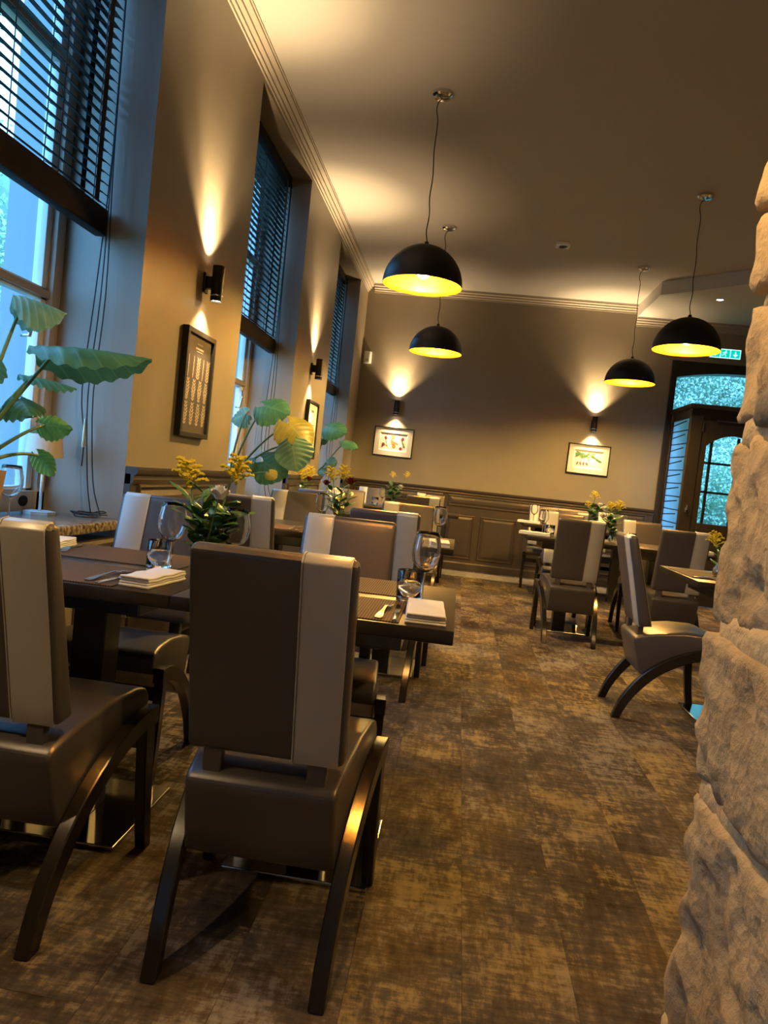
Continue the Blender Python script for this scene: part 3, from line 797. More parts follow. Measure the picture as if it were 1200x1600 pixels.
# ------------------------------------------------------------------ table settings
TZ = .75
def make_mat():
    bm = bmesh.new(); add_box(bm, -.215, .215, -.15, .15, 0, .003)
    return tag(obj('placemat', bm, M['placemat']), '', 'placemat')
def make_napkin():
    r = thing('folded_napkin', '', 'napkin'); z = 0
    for k, h in enumerate((.007, .006, .007, .006)):
        bm = bmesh.new(); add_box(bm, -.050 + .001*k, .050 - .0015*(k % 2), -.12 + .002*(k % 3), .12 - .003*(k % 2), z, z + h, .0029, 3)
        bmesh.ops.subdivide_edges(bm, edges=[e for e in bm.edges if e.calc_length() > .15], cuts=7)
        for v in bm.verts: v.co.z += .0012 * math.sin(v.co.y * 60 + k) * (k + 1) / 3
        obj('fold', bm, M['napkin'], r, angle=.7); z += h - .0004
    return r
def make_fork():
    r = thing('fork', '', 'fork')
    def strip(pts, z):      # pts: (y, half width); a solid bar following z(y)
        bm = bmesh.new()
        for s in (0,):
            prev = None
            for y, hw in pts:
                rr = [bm.verts.new((x, y, z(y) + dz)) for x, dz in ((-hw, 0), (hw, 0), (hw, .0022), (-hw, .0022))]
                if prev:
                    for k in range(4): bm.faces.new((prev[k], prev[(k+1) % 4], rr[(k+1) % 4], rr[k]))
                else: bm.faces.new(rr)
                prev = rr
            bm.faces.new(prev[::-1])
        return bm
    zf = lambda y: .002 + .010 * max(0, math.sin((y + .1) / .2 * math.pi * 1.0)) ** 2 * (1 if y > 0 else .6)
    obj('handle', strip([(-.10, .007), (-.095, .0095), (-.08, .010), (-.04, .006), (0, .0035), (.03, .0035), (.038, .008), (.045, .0115), (.055, .012)], zf), M['cutlery'], r)
    for x in (-.0096, -.0032, .0032, .0096):
        bm = strip([(.054, .0022), (.08, .0016), (.10, .0008)], zf)
        for v in bm.verts: v.co.x += x
        obj('tine', bm, M['cutlery'], r)
    return r
def make_knife():
    r = thing('table_knife', '', 'knife')
    bm = bmesh.new(); add_box(bm, -.006, .006, -.11, -.01, .0, .006, .0028, 2); obj('handle', bm, M['cutlery'], r, angle=.7)
    bm = bmesh.new(); add_prism(bm, [(-.005, -.012), (.006, -.012), (.009, .03), (.008, .08), (.002, .11), (-.005, .11), (-.005, .03)], 'z', .002, .0036); obj('blade', bm, M['cutlery'], r)
    return r
def make_wine_glass():
    r = thing('wine_glass', '', 'glass')
    bm = bmesh.new(); add_lathe(bm, [(0, .001), (.034, .001), (.035, .003), (.02, .006), (.006, .010), (0, .012)], 24); obj('foot', bm, M['glass'], r, smooth=True)
    bm = bmesh.new(); add_lathe(bm, [(.0055, .008), (.004, .02), (.0036, .06), (.0045, .085), (.008, .093)], 12); obj('stem', bm, M['solidglass'], r, smooth=True)
    bm = bmesh.new(); add_lathe(bm, [(.0, .090), (.012, .093), (.026, .104), (.036, .120), (.0405, .140), (.0395, .165), (.034, .192), (.031, .205), (.0298, .205), (.0328, .190), (.038, .165), (.039, .141), (.0345, .121), (.025, .106), (.011, .096), (0, .0945)], 32); obj('bowl', bm, M['solidglass'], r, smooth=True)
    return r
def make_tumbler():
    r = thing('tumbler', '', 'glass')
    bm = bmesh.new(); add_lathe(bm, [(.0355, .019), (.037, .05), (.038, .090), (.0368, .0905), (.0355, .05), (.034, .020)], 28, close=True); obj('wall', bm, M['solidglass'], r, smooth=True)
    bm = bmesh.new(); add_lathe(bm, [(0, .0005), (.032, .0005), (.035, .004), (.0356, .020), (.033, .0195), (0, .016)], 28); obj('heavy_base', bm, M['solidglass'], r, smooth=True)
    return r
K = dict(placemat=Kit(lambda: make_mat()), napkin=Kit(make_napkin), fork=Kit(make_fork), knife=Kit(make_knife), wine=Kit(make_wine_glass), tumbler=Kit(make_tumbler))
WHAT = dict(placemat='woven brown placemat', napkin='white folded napkin', fork='steel fork', knife='steel table knife', wine='clear stemmed wine glass', tumbler='clear heavy-based tumbler')
GRP = dict(placemat='woven placemats', napkin='folded napkins', fork='forks on the placemats', knife='knives on the placemats', wine='wine glasses', tumbler='tumblers')
SPOT = dict(placemat=(0, .162, 0, 0), fork=(.168, .125, .003, -3), knife=(.200, .13, .003, 2), napkin=(.272, .152, 0, 3), wine=(.252, .315, 0, 0), tumbler=(.215, .33, 0, 0))
def setting(tb, side, items, where, adj={}):
    """one place: side 'near' faces away from the viewer, 'far' faces the viewer"""
    x, y, a, _ = TB[tb]
    a = R(a) + (math.pi if side == 'far' else 0)
    for it in items:
        px, py, pz, pr = adj.get(it, SPOT[it])
        py -= .35
        loc = (x + px * math.cos(a) - py * math.sin(a), y + px * math.sin(a) + py * math.cos(a), TZ + pz)
        o = K[it](loc, a + R(pr), WHAT[it] + ' ' + where, GRP[it])
        o.scale = (.84, .84, 1.1) if it == 'napkin' and where.endswith('left of the foreground chair') else (1, 1, 1)
ALL = ('placemat', 'fork', 'knife', 'napkin', 'wine', 'tumbler')
setting('A_r', 'near', ALL, 'on the nearest table, right of the foreground chair')
setting('A_l', 'near', ALL, 'on the nearest table, left of the foreground chair', dict(fork=(.125, .135, .003, -5), knife=(.160, .125, .003, -3), napkin=(.248, .140, 0, -6), wine=(.215, .318, 0, 0), tumbler=(.178, .335, 0, 0), placemat=(-.02, .162, 0, 0)))
setting('A_r', 'far', ('placemat', 'wine'), 'on the far side of the nearest table, right half', dict(wine=(.310, .335, 0, 0), placemat=(-.01, .162, 0, 0)))
setting('A_l', 'far', ('placemat', 'fork', 'napkin'), 'on the far side of the nearest table, left half', dict(napkin=(.28, .17, 0, 8), fork=(.20, .17, .003, 12)))
setting('B_r', 'near', ('placemat', 'napkin', 'wine'), 'on the second table, aisle side')
setting('B_r', 'far', ('wine',), 'on the second table, left of the red roses', dict(wine=(.44, .30, 0, 0)))
setting('B_l', 'near', ('placemat', 'fork', 'knife'), 'on the second table, window side')
setting('C', 'far', ('wine',), 'on the third table, behind the red roses', dict(wine=(-.05, .25, 0, 0)))
setting('F_l', 'near', ('wine', 'tumbler'), 'on the last window table, left of the small posy', dict(wine=(.19, .30, 0, 0), tumbler=(.11, .33, 0, 0)))
setting('D_l', 'far', ('wine', 'tumbler'), 'at the left end of the table across the aisle', dict(wine=(.21, .36, 0, 0), tumbler=(.16, .45, 0, 0)))
setting('D_l', 'near', ('napkin',), 'at the left end of the table across the aisle', dict(napkin=(-.285, .20, 0, 80)))
setting('G_l', 'near', ('napkin', 'wine'), 'at the left end of the far right table', dict(napkin=(-.28, .22, 0, 80), wine=(-.22, .36, 0, 0)))
setting('D_r', 'near', ('tumbler',), 'behind the sideways chair, on the table across the aisle', dict(tumbler=(-.20, .36, 0, 0)))
setting('D_r', 'far', ('napkin', 'tumbler'), 'at the right end of the table across the aisle', dict(napkin=(-.27, .50, 0, 80), tumbler=(-.16, .30, 0, 0)))
setting('E', 'far', ('placemat', 'fork', 'knife'), 'on the table beside the stone wall end')

# ------------------------------------------------------------------ flowers
def make_vase():
    r = thing('bud_vase', '', 'vase')
    bm = bmesh.new(); add_lathe(bm, [(0, .003), (.022, .001), (.032, .010), (.036, .028), (.031, .046), (.018, .066), (.013, .085), (.014, .110), (.021, .135), (.0198, .135), (.0125, .110), (.0115, .085), (.0165, .066), (.029, .046), (.034, .028), (.030, .011), (0, .006)], 24)
    obj('vase_wall', bm, M['glass'], r, smooth=True)
    bm = bmesh.new(); add_lathe(bm, [(0, .0065), (.029, .0115), (.0332, .028), (.0285, .045), (.0255, .050), (0, .050)], 20); obj('water', bm, M['solidglass'], r, smooth=True)
    return r
vase = Kit(make_vase)
def floret_head(p, d, size, n, seed, par):
    """goldenrod: arching sprays thick with tiny florets"""
    rr = random.Random(seed); bm = bmesh.new(); d = Vector(d).normalized()
    for b in range(13):
        a = b * 2.4; t0 = b / 13
        st = Vector(p) + d * size * .75 * t0
        L_ = size * (.55 - .32 * t0)
        side = Vector((math.cos(a), math.sin(a), .15))
        for k in range(n):
            t = (k + .5) / n
            q = st + side * L_ * t + Vector((0, 0, 1)) * (L_ * .45 * math.sin(t * 2.2)) + Vector((rr.uniform(-1, 1), rr.uniform(-1, 1), rr.uniform(-.3, 1))) * size * .035
            s = size * rr.uniform(.03, .055)
            vv = [bm.verts.new(q + Vector(o) * s) for o in ((1, 0, 0), (-.5, .86, 0), (-.5, -.86, 0), (0, 0, 1.2), (0, 0, -.8))]
            for f in ((0, 1, 3), (1, 2, 3), (2, 0, 3), (1, 0, 4), (2, 1, 4), (0, 2, 4)): bm.faces.new([vv[i] for i in f])
    o = obj('flower_head', bm, M['yellow'], par); o['kind'] = 'stuff'; return o
def rose_head(c, rad, m, par, seed=0):
    rr = random.Random(seed); bm = bmesh.new(); c = Vector(c)
    for ring, (n, r0, tilt, h) in enumerate(((3, .28, .1, 1.25), (4, .5, .3, 1.2), (5, .72, .55, 1.05), (6, .95, .9, .85))):
        for k in range(n):
            a = 2*math.pi*(k + .5 * ring) / n + rr.uniform(-.2, .2); wdt = 2.4 / n + .35
            gr = []
            for i in range(4):
                t = i / 3; row = []
                for j in range(5):
                    u = (j / 4 - .5) * 2; aa = a + u * wdt * (.65 + .35 * math.sin(t * math.pi))
                    rad_ = rad * (r0 * (.45 + .55 * t) + tilt * .38 * t * t)
                    row.append(bm.verts.new(c + Vector((math.cos(aa) * rad_, math.sin(aa) * rad_, rad * 1.45 * (h * t - .55 - .25 * u * u * t)))))
                gr.append(row)
            for i in range(3):
                for j in range(4): bm.faces.new((gr[i][j], gr[i][j+1], gr[i+1][j+1], gr[i+1][j]))
    return obj('bloom', bm, m, par, smooth=True, recalc=False)
def small_leaf(name, par, base, d, length, width, m, up=(0, 0, 1)):
    base, d, up = Vector(base), Vector(d).normalized(), Vector(up)
    s = d.cross(up)
    s = s.normalized() if s.length > 1e-3 else Vector((1, 0, 0)); nn = s.cross(d)
    bm = bmesh.new(); prev = None
    for i in range(7):
        t = i / 6; hw = width * .5 * math.sin(math.pi * min(1, t * .94 + .06)) ** .75
        cpos = base + d * length * t + nn * (-.22 * length * t * t)
        row = [bm.verts.new(cpos + s * hw * u + nn * (-.12 * width * abs(u) + .0)) for u in (-1, -.5, 0, .5, 1)]
        row = [bm.verts.new(v.co) if False else v for v in row]
        if prev:
            for j in range(4): bm.faces.new((prev[j], prev[j+1], row[j+1], row[j]))
        prev = row
    return obj(name, bm, m, par, smooth=True, recalc=False)
FG = dict(goldenrod='goldenrod stems', rose='roses', sprig='green sprigs')
def stem_of(par, base, tip, sag=.02, rad=.0022):
    base, tip = Vector(base), Vector(tip); mid = (base + tip) / 2 + Vector((0, 0, sag))
    pts = bez(base, mid, tip, 8); bm = bmesh.new(); add_tube(bm, pts, rad, 6); obj('stem', bm, M['stemgreen'], par, smooth=True); return pts
def goldenrod(vp, tip, size, label, seed, n=22):
    r = thing('goldenrod', label, 'flower', vp, 0, FG['goldenrod']); tip = Vector(tip) - Vector(vp)
    pts = stem_of(r, (0, 0, .02), tip); floret_head(tip - Vector((0, 0, size*.35)), (tip.x * .6, tip.y * .6, .25), size, n, seed, r)
    for k in (4, 5, 6): small_leaf('leaf', r, pts[k], (math.cos(k*2.1+seed), math.sin(k*2.1+seed), .4), .055, .014, M['vaseleaf'])
def rose(vp, tip, rad, m, label, seed=0):
    r = thing('rose', label, 'flower', vp, 0, FG['rose']); tip = Vector(tip) - Vector(vp)
    pts = stem_of(r, (0, 0, .02), tip - Vector((0, 0, rad*.5))); rose_head(tip, rad, m, r, seed)
    for k in (5, 6): small_leaf('leaf', r, pts[k], (math.cos(k*2.6+seed), math.sin(k*2.6+seed), .3), .05, .028, M['vaseleaf'])
def sprig(vp, tip, label, seed, n=7, ll=.07, lw=.03):
    rr = random.Random(seed)
    r = thing('leafy_sprig', label, 'foliage', vp, 0, FG['sprig']); tip = Vector(tip) - Vector(vp)
    pts = stem_of(r, (0, 0, .02), tip, .015)
    for k in range(n):
        t = .35 + .65 * k / max(1, n - 1); q = pts[min(8, int(t * 8))]
        ax = (tip).normalized(); a = k * 2.4 + seed
        dd = ax * .7 + Vector((math.cos(a), math.sin(a), .15)) * .9
        small_leaf('leaf', r, q, dd, ll * rr.uniform(.75, 1.1), lw * rr.uniform(.8, 1.15), M['vaseleaf'])
VA = Vector((-.722, 2.07, TZ)); VB = pix(527, 810, Y=4.17); VB.z = TZ
VD = Vector((1.262, 6.08, TZ)); VE = Vector((1.40, 4.02, TZ)); VF = Vector((-.72, 8.10, TZ)); VG = Vector((1.44, 8.10, TZ)); VC = Vector((-1.31, 6.22, TZ))
GV = 'glass bud vases'
vase(VA, 0, 'clear glass bud vase on the nearest table, half hidden by the foreground chair', GV)
goldenrod(VA, pix(296, 745, Y=2.06), .105, 'drooping goldenrod leaning left in the nearest vase', 1, 36)
goldenrod(VA, pix(367, 738, Y=2.10), .105, 'upright goldenrod on the right in the nearest vase', 2, 36)
rose(VA, pix(343, 770, Y=1.97), .022, M['whitepetal'], 'single white rose in the nearest vase', 3)
for i, (x, y, yy, ll, lw) in enumerate(((296, 775, 2.05, .080, .026), (318, 768, 2.09, .080, .030), (358, 790, 2.05, .060, .048), (372, 806, 2.09, .055, .042), (332, 803, 2.03, .055, .048), (352, 780, 2.12, .065, .046), (308, 818, 2.03, .055, .046))):
    sprig(VA, pix(x, y, Y=yy), ('dark narrow-leaved sprig at far left of the nearest vase', 'sprig behind the left goldenrod in the nearest vase', 'broad-leaved sprig under the white rose in the nearest vase', 'rightmost drooping sprig in the nearest vase', 'low sprig at the front of the nearest vase', 'sprig behind the white rose in the nearest vase', 'lowest left sprig over the rim of the nearest vase')[i], i * 1.3, 10, ll, lw)
vase(VB, 0, 'clear glass bud vase with red roses on the second table', GV)
goldenrod(VB, pix(520, 744, Y=4.16), .105, 'left goldenrod above the red roses on the second table', 5)
goldenrod(VB, pix(537, 741, Y=4.20), .105, 'right goldenrod above the red roses on the second table', 6)
rose(VB, pix(548, 752, Y=4.14), .024, M['red'], 'dark red rose on the right in the second vase', 2)
rose(VB, pix(510, 754, Y=4.16), .018, M['red'], 'small dark red rose on the left in the second vase', 4)
for i, (x, y) in enumerate(((518, 765), (536, 762), (548, 775), (524, 780))):
    sprig(VB, pix(x, y, Y=4.14 + .03 * i), ('left sprig in the second vase', 'tall middle sprig in the second vase', 'right sprig under the red rose in the second vase', 'low hanging sprig in the second vase')[i], i * 1.7 + .5, 8, .075, .032)
vase(VC, 0, 'bud vase against the second window pier on the third table', GV)
goldenrod(VC, pix(472, 742, Y=6.2), .13, 'left goldenrod in front of the second window pier', 8)
goldenrod(VC, pix(484, 740, Y=6.22), .13, 'right goldenrod in front of the second window pier', 9)
rose(VC, pix(483, 748, Y=6.18), .022, M['red'], 'dark red rose under the goldenrod at the second window pier', 7)
sprig(VC, pix(473, 755, Y=6.2), 'green sprig in the vase at the second window pier', .4, 9, .08, .04)
vase(VF, 0, 'bud vase with a small posy before the end wall', GV)
goldenrod(VF, pix(614, 743, Y=8.1), .09, 'left yellow spray of the small posy before the end wall', 11, 8)
goldenrod(VF, pix(635, 743, Y=8.1), .09, 'right yellow spray of the small posy before the end wall', 12, 8)
rose(VF, pix(626, 761, Y=8.06), .028, M['whitepetal'], 'pale bloom in the small posy before the end wall', 9)
for i, (x, y) in enumerate(((612, 757), (620, 768), (606, 765))): sprig(VF, pix(x, y, Y=8.08), ('left tall sprig of the small posy by the end wall', 'low right sprig of the small posy by the end wall', 'leftmost sprig of the small posy by the end wall')[i], i * 2.1, 7, .09, .045)
vase(VD, 0, 'clear bud vase on the table across the aisle, beside the sideways chair', GV)
goldenrod(VD, pix(968, 792, Y=6.1), .10, 'right yellow spray in the vase across the aisle', 14)
goldenrod(VD, pix(955, 793, Y=6.12), .09, 'left yellow spray in the vase across the aisle', 15)
rose(VD, pix(946, 795, Y=6.05), .026, M['whitepetal'], 'upper cream rose in the vase across the aisle', 5)
rose(VD, pix(942, 806, Y=6.04), .022, M['whitepetal'], 'lower white rose in the vase across the aisle', 6)
for i, (x, y) in enumerate(((962, 803), (952, 808), (948, 815))): sprig(VD, pix(x, y, Y=6.06), ('right sprig in the vase across the aisle', 'middle sprig in the vase across the aisle', 'low left sprig in the vase across the aisle')[i], i * 1.9 + 1, 8, .08, .045)
vase(VG, 0, 'bud vase on the far right table before the end wall', GV)
goldenrod(VG, pix(929, 776, Y=8.1), .12, 'tall yellow spray on the far right table', 17, 9)
goldenrod(VG, pix(920, 790, Y=8.12), .10, 'drooping left yellow spray on the far right table', 18, 9)
rose(VG, pix(938, 789, Y=8.05), .026, M['whitepetal'], 'cream rose on the far right table', 8)
for i, (x, y) in enumerate(((925, 793), (934, 795))): sprig(VG, pix(x, y, Y=8.1), ('left sprig on the far right table', 'right sprig on the far right table')[i], i * 2 + .7, 8, .09, .045)
vase(VE, 0, 'bud vase on the table half hidden behind the stone wall end', GV)
goldenrod(VE, pix(1119, 845, Y=4.0), .10, 'yellow spray just left of the stone wall edge', 20)
sprig(VE, pix(1128, 862, Y=4.05), 'green sprig just left of the stone wall edge', 2.2, 7, .07, .03)

# ------------------------------------------------------------------ big-leaved plants on the sills
def big_leaf(par, base, tip, width, m, up=(0, 0, 1), fold=.30, droop=.16, ripple=.006, n=28):
    """heart-shaped leaf; base is where the petiole joins, tip its point"""
    base, tip, up = Vector(base), Vector(tip), Vector(up)
    ax = tip - base; L_ = ax.length; d = ax.normalized()
    s = d.cross(up).normalized(); nn = s.cross(d)
    bm = bmesh.new(); uvl = bm.loops.layers.uv.new('UVMap'); info = {}
    nt_ = .22
    for half in (-1, 1):
        rows = []
        for i in range(n + 1):
            t = i / n
            q = t - nt_
            hw = width * .5 * (math.sin(math.pi * min(1, (t * .93 + .07))) ** .62 * (1 - .45 * max(0, t - .35)) * 1.15)
            if t > .9: hw *= 1 - ((t - .9) / .1) ** 2 * .6
            un = max(0, (nt_ - t) / nt_) * .45
            row = []
            for j in range(7):
                u = un + (1 - un) * j / 6
                z = -fold * hw * u * u - droop * L_ * max(0, q) ** 2 + ripple * math.sin(t * 2*math.pi * 7 - u * 9) * u + .03 * L_ * u * math.sin(t * 5 + half)
                p = base + d * (q * L_ * 1.0 / (1 - nt_)) + s * half * hw * u + nn * z
                v = bm.verts.new(p); info[v] = (.5 + half * .5 * u, t); row.append(v)
            rows.append(row)
        for i in range(n):
            for j in range(6):
                f = bm.faces.new((rows[i][j], rows[i][j+1], rows[i+1][j+1], rows[i+1][j]) if half > 0 else (rows[i][j], rows[i+1][j], rows[i+1][j+1], rows[i][j+1]))
                for l in f.loops: l[uvl].uv = info[l.vert]
    bmesh.ops.remove_doubles(bm, verts=bm.verts[:], dist=1e-5)
    return obj('leaf', bm, m, par, smooth=True, recalc=False)
def petiole(par, a, c, b, rad=(.009, .005)):
    pts = bez(a, c, b, 12); bm = bmesh.new(); add_tube(bm, pts, [rad[0] + (rad[1] - rad[0]) * i / 12 for i in range(13)], 7); obj('leaf_stalk', bm, M['stemgreen'], par, smooth=True)
def pot(name, label, c, w, h, m):
    r = thing(name, label, 'plant pot', c)
    bm = bmesh.new(); t = w * .5; b = w * .42
    def ring(h_, z): return [bm.verts.new(p) for p in ((-h_, -h_, z), (h_, -h_, z), (h_, h_, z), (-h_, h_, z))]
    R_ = [ring(b, 0), ring(t, h), ring(t - .012, h), ring(t - .016, h - .03)]
    for a, c_ in zip(R_, R_[1:]):
        for k in range(4): bm.faces.new((a[k], a[(k+1) % 4], c_[(k+1) % 4], c_[k]))
    bm.faces.new(R_[0][::-1]); bm.faces.new(R_[-1]); obj('pot_wall', bm, m, r)
    bm = bmesh.new(); g = [[bm.verts.new(((i/6 - .5) * (w - .036), (j/6 - .5) * (w - .036), h - .024 + rnd.uniform(-.004, .006))) for j in range(7)] for i in range(7)]
    for i in range(6):
        for j in range(6): bm.faces.new((g[i][j], g[i+1][j], g[i+1][j+1], g[i][j+1]))
    obj('soil', bm, M['soil'], r)
    return r
def plant(label, origin, leaves):
    """leaves: (base pixel, base Y, tip pixel, tip Y, width, material, up, stalk bend)"""
    r = thing('elephant_ear_plant', label, 'plant', origin, 0, 'large-leaved sill plants'); o = Vector(origin)
    for bp, by, tp, ty, wd, m, up, bend, *fo in leaves:
        b = pix(*bp, Y=by) - o; t = pix(*tp, Y=ty) - o
        st = Vector((rnd.uniform(-.02, .02), rnd.uniform(-.02, .02), 0))
        petiole(r, st, st.lerp(b, .5) + Vector(bend), b); big_leaf(r, b, t, wd, m, up, *(fo or [.30]))
    return r
P1 = Vector((-1.590, 2.19, .79)); pot('plant_pot', 'tan pot at the left edge on the nearest window sill', P1, .20, .19, M['potbrown'])
plant('elephant ear plant reaching in from the left edge by the nearest window', P1 + Vector((0, 0, .168)), [
 ((40, 464), 2.42, (106, 484), 2.50, .26, M['leafblue'], (0, -.10, 1), (.02, 0, .10), .75),
 ((92, 543), 2.30, (238, 548), 2.36, .21, M['leaf'], (.03, .16, 1), (.0, 0, .0), .80),
 ((50, 588), 2.62, (121, 601), 2.72, .18, M['leaf'], (0, -.12, 1), (.0, 0, .05), .35),
 ((30, 624), 2.30, (50, 646), 2.24, .13, M['leaf'], (.35, -.6, .7), (0, 0, .02), .6),
 ((68, 664), 2.55, (114, 668), 2.60, .105, M['leaflight'], (0, -.85, .5), (.03, 0, .05), .3),
 ((60, 712), 2.60, (84, 743), 2.60, .075, M['leaflight'], (.1, -.85, .5), (.02, 0, .06), .5),
 ((-40, 560), 2.2, (-90, 610), 2.1, .22, M['leaf'], (0, -.6, .8), (-.02, 0, .06))])
P2 = pix(383, 790, Y=4.78); P2 = Vector((-1.545, 4.80, .79)); pot('plant_pot', 'grey square pot on the middle window sill', P2, .19, .185, M['pot'])
plant('elephant ear plant with one yellowing leaf at the middle window', P2 + Vector((0, 0, .165)), [
 ((413, 634), 4.82, (452, 644), 4.78, .27, M['leaf'], (.1, -.72, .7), (-.02, 0, .06)),
 ((384, 647), 4.90, (360, 656), 4.9, .17, M['leafblue'], (0, -.8, .55), (-.02, 0, .06)),
 ((452, 662), 4.72, (485, 697), 4.66, .26, M['leafyellow'], (.35, -.75, .45), (-.02, 0, .08)),
 ((457, 695), 4.55, (463, 736), 4.50, .23, M['leafblue'], (.05, -.98, .15), (.0, 0, .12)),
 ((412, 722), 4.74, (448, 742), 4.70, .24, M['leaf'], (.1, -.9, .4), (.0, 0, .05)),
 ((421, 738), 4.60, (431, 748), 4.58, .08, M['leafyellow'], (.2, -.9, .4), (.0, 0, .02)),
 ((396, 724), 4.66, (378, 732), 4.66, .10, M['leaf'], (0, -.9, .4), (.0, 0, .02))])
P3 = Vector((-1.56, 7.62, .79)); pot('plant_pot', 'small pot on the farthest window sill', P3, .19, .17, M['pot'])
plant('smaller elephant ear plant at the farthest window, before the end wall', P3 + Vector((0, 0, .15)), [
 ((512, 668), 7.55, (541, 674), 7.45, .25, M['leaf'], (.1, -.8, .6), (-.02, 0, .06)),
 ((539, 690), 7.4, (559, 699), 7.3, .14, M['leaf'], (.1, -.6, .8), (.02, 0, .06)),
 ((504, 686), 7.55, (508, 695), 7.55, .10, M['leaf'], (.1, -.9, .3), (0, 0, .04)),
 ((512, 724), 7.45, (526, 722), 7.4, .14, M['leafblue'], (.1, -.9, .3), (0, 0, .06)),
 ((500, 735), 7.5, (506, 742), 7.45, .12, M['leafblue'], (.1, -.95, .2), (0, 0, .03))])

# cordless lamp on the nearest sill (not lit) and a glass beside the pot
LP = Vector((-1.695, 2.845, .79))
r = thing('table_lamp', 'small unlit table lamp with white stem on the nearest window sill', 'lamp', LP)
bm = bmesh.new(); add_tube(bm, [(0, 0, 0), (0, 0, .012)], .062, 6); obj('base', bm, M['white'], r)
bm = bmesh.new(); add_tube(bm, [(0, 0, .010), (0, 0, .26)], .006, 10); obj('stem', bm, M['white'], r, smooth=True)
bm = bmesh.new(); add_lathe(bm, [(.074, .235), (.064, .325), (.062, .325), (.072, .235)], 28, close=True); add_lathe(bm, [(0, .312), (.063, .312)], 28); obj('lamp_shade', bm, M['shade'], r, angle=.8)
K['wine']((-1.555, 2.42, .79), 0, 'clear wine glass at the left edge, on the nearest window sill', GRP['wine'])

# ------------------------------------------------------------------ lamps
def light(name, kind, par, loc, energy, col, size=.02, spot=None, blend=.5, down=True):
    l = bpy.data.lights.new(name, kind); l.energy = energy; l.color = col
    if kind == 'SPOT': l.spot_size = spot; l.spot_blend = blend
    l.shadow_soft_size = size
    o = bpy.data.objects.new(name, l); COL.objects.link(o); o.parent = par; o.location = loc
    o.rotation_euler = (0 if down else math.pi, 0, 0)
    return o
def make_sconce():
    r = thing('wall_sconce', '', 'lamp')
    c = .070
    bm = bmesh.new(); add_box(bm, -.03, .03, 0, .012, -.05, .05, .003); obj('wall_plate', bm, M['black'], r)
    bm = bmesh.new(); add_box(bm, -.018, .018, .010, c - .020, -.028, .034, .003); obj('arm', bm, M['black'], r)
    bm = bmesh.new(); add_lathe(bm, [(.032, -.090), (.032, .090), (.028, .090), (.028, -.090)], 28, (0, c, 0), close=True); obj('tube', bm, M['black'], r, angle=.7)
    for s in (-1, 1):
        bm = bmesh.new(); add_lathe(bm, [(0, s*.082), (.0279, s*.082)], 24, (0, c, 0)); obj('lens', bm, M['spotglow'], r, recalc=False)
    bm = bmesh.new(); add_lathe(bm, [(.0323, -.066), (.0327, -.064), (.0327, -.060), (.0323, -.058)], 28, (0, c, 0)); obj('ring', bm, M['chrome'], r, smooth=True)
    light('sconce_up', 'SPOT', r, (0, c, .088), UP_W * .40, WARM, .012, R(104), .7, False)
    light('sconce_up_core', 'SPOT', r, (0, c, .088), UP_W * .9, WARM, .012, R(62), 1.0, False)
    light('sconce_down', 'SPOT', r, (0, c, -.088), DOWN_W * .45, WARM, .012, R(104), .7, True)
    light('sconce_down_core', 'SPOT', r, (0, c, -.088), DOWN_W * .8, WARM, .012, R(50), 1.0, True)
    return r
sconce = Kit(make_sconce)
GS = 'up-and-down wall lamps'
sconce((WX, 3.725, 1.985), R(-90), 'black tube wall lamp above the dark herb print on the nearest window pier', GS)
sconce((WX, 6.47, 1.965), R(-90), 'black tube wall lamp on the second window pier', GS)
sconce((-.905, BY, 1.955), R(180), 'black tube wall lamp above the left picture on the end wall', GS)
sconce((1.545, BY, 1.99), R(180), 'black tube wall lamp above the right picture on the end wall', GS)
sconce((WX, .75, 1.985), R(-90), 'added unseen tube wall lamp on the pier beside the viewer, left of the frame', GS)  # unseen wall lamp added for more warm light
for o in list(bpy.data.objects):
    pass

def make_pendant():
    r = thing('pendant_lamp', '', 'lamp')       # origin on the ceiling
    top = -.93; rad = .25
    bm = bmesh.new(); add_lathe(bm, [(0, 0), (.062, 0), (.062, -.018), (.050, -.030), (.012, -.036), (0, -.036)], 24); obj('ceiling_rose', bm, M['chrome'], r, angle=.6)
    bm = bmesh.new(); pts = [(0, 0, -.036), (-.022, .004, -.06), (-.026, .004, -.11), (-.012, 0, -.18), (-.016, .004, -.35), (-.006, 0, -.5), (-.012, -.003, -.64), (-.002, 0, -.74), (-.010, .002, -.84), (0, 0, -.90), (0, 0, top)]
    add_tube(bm, smooth_path([Vector(p) for p in pts], 3), .0035, 6); obj('cord', bm, M['black'], r, smooth=True)
    bm = bmesh.new(); add_lathe(bm, [(.012, top + .022), (.016, top + .002), (.05, top - .004)], 16); obj('cap', bm, M['black'], r, smooth=True)
    n = 14
    out = [(rad * math.sin(a), top - rad + rad * math.cos(a)) for a in [math.pi/2 * i / n for i in range(n + 1)]]
    inn = [((rad - .004) * math.sin(a), top - rad + (rad - .004) * math.cos(a)) for a in [math.pi/2 * i / n for i in range(n + 1)]]
    bm = bmesh.new(); add_lathe(bm, out + [(rad - .0035, top - rad)], 48); obj('shade', bm, M['black'], r, angle=.9)
    bm = bmesh.new(); add_lathe(bm, inn + [(rad - .001, top - rad - .0008)], 48); s = obj('gold_lining', bm, M['goldleaf'], r, smooth=True, recalc=False); s['label'] = 'gold leaf lining of the black dome'
    bm = bmesh.new(); add_lathe(bm, [(0, -.05), (.02, -.046), (.036, -.030), (.043, 0), (.036, .030), (.02, .052), (.014, .07), (0, .07)], 16, (0, 0, top - .155)); obj('bulb', bm, M['bulb'], r, smooth=True)
    bm = bmesh.new(); add_tube(bm, [(0, 0, top - .01), (0, 0, top - .09)], .02, 12); obj('lamp_holder', bm, M['black'], r)
    return r
pendant = Kit(make_pendant)
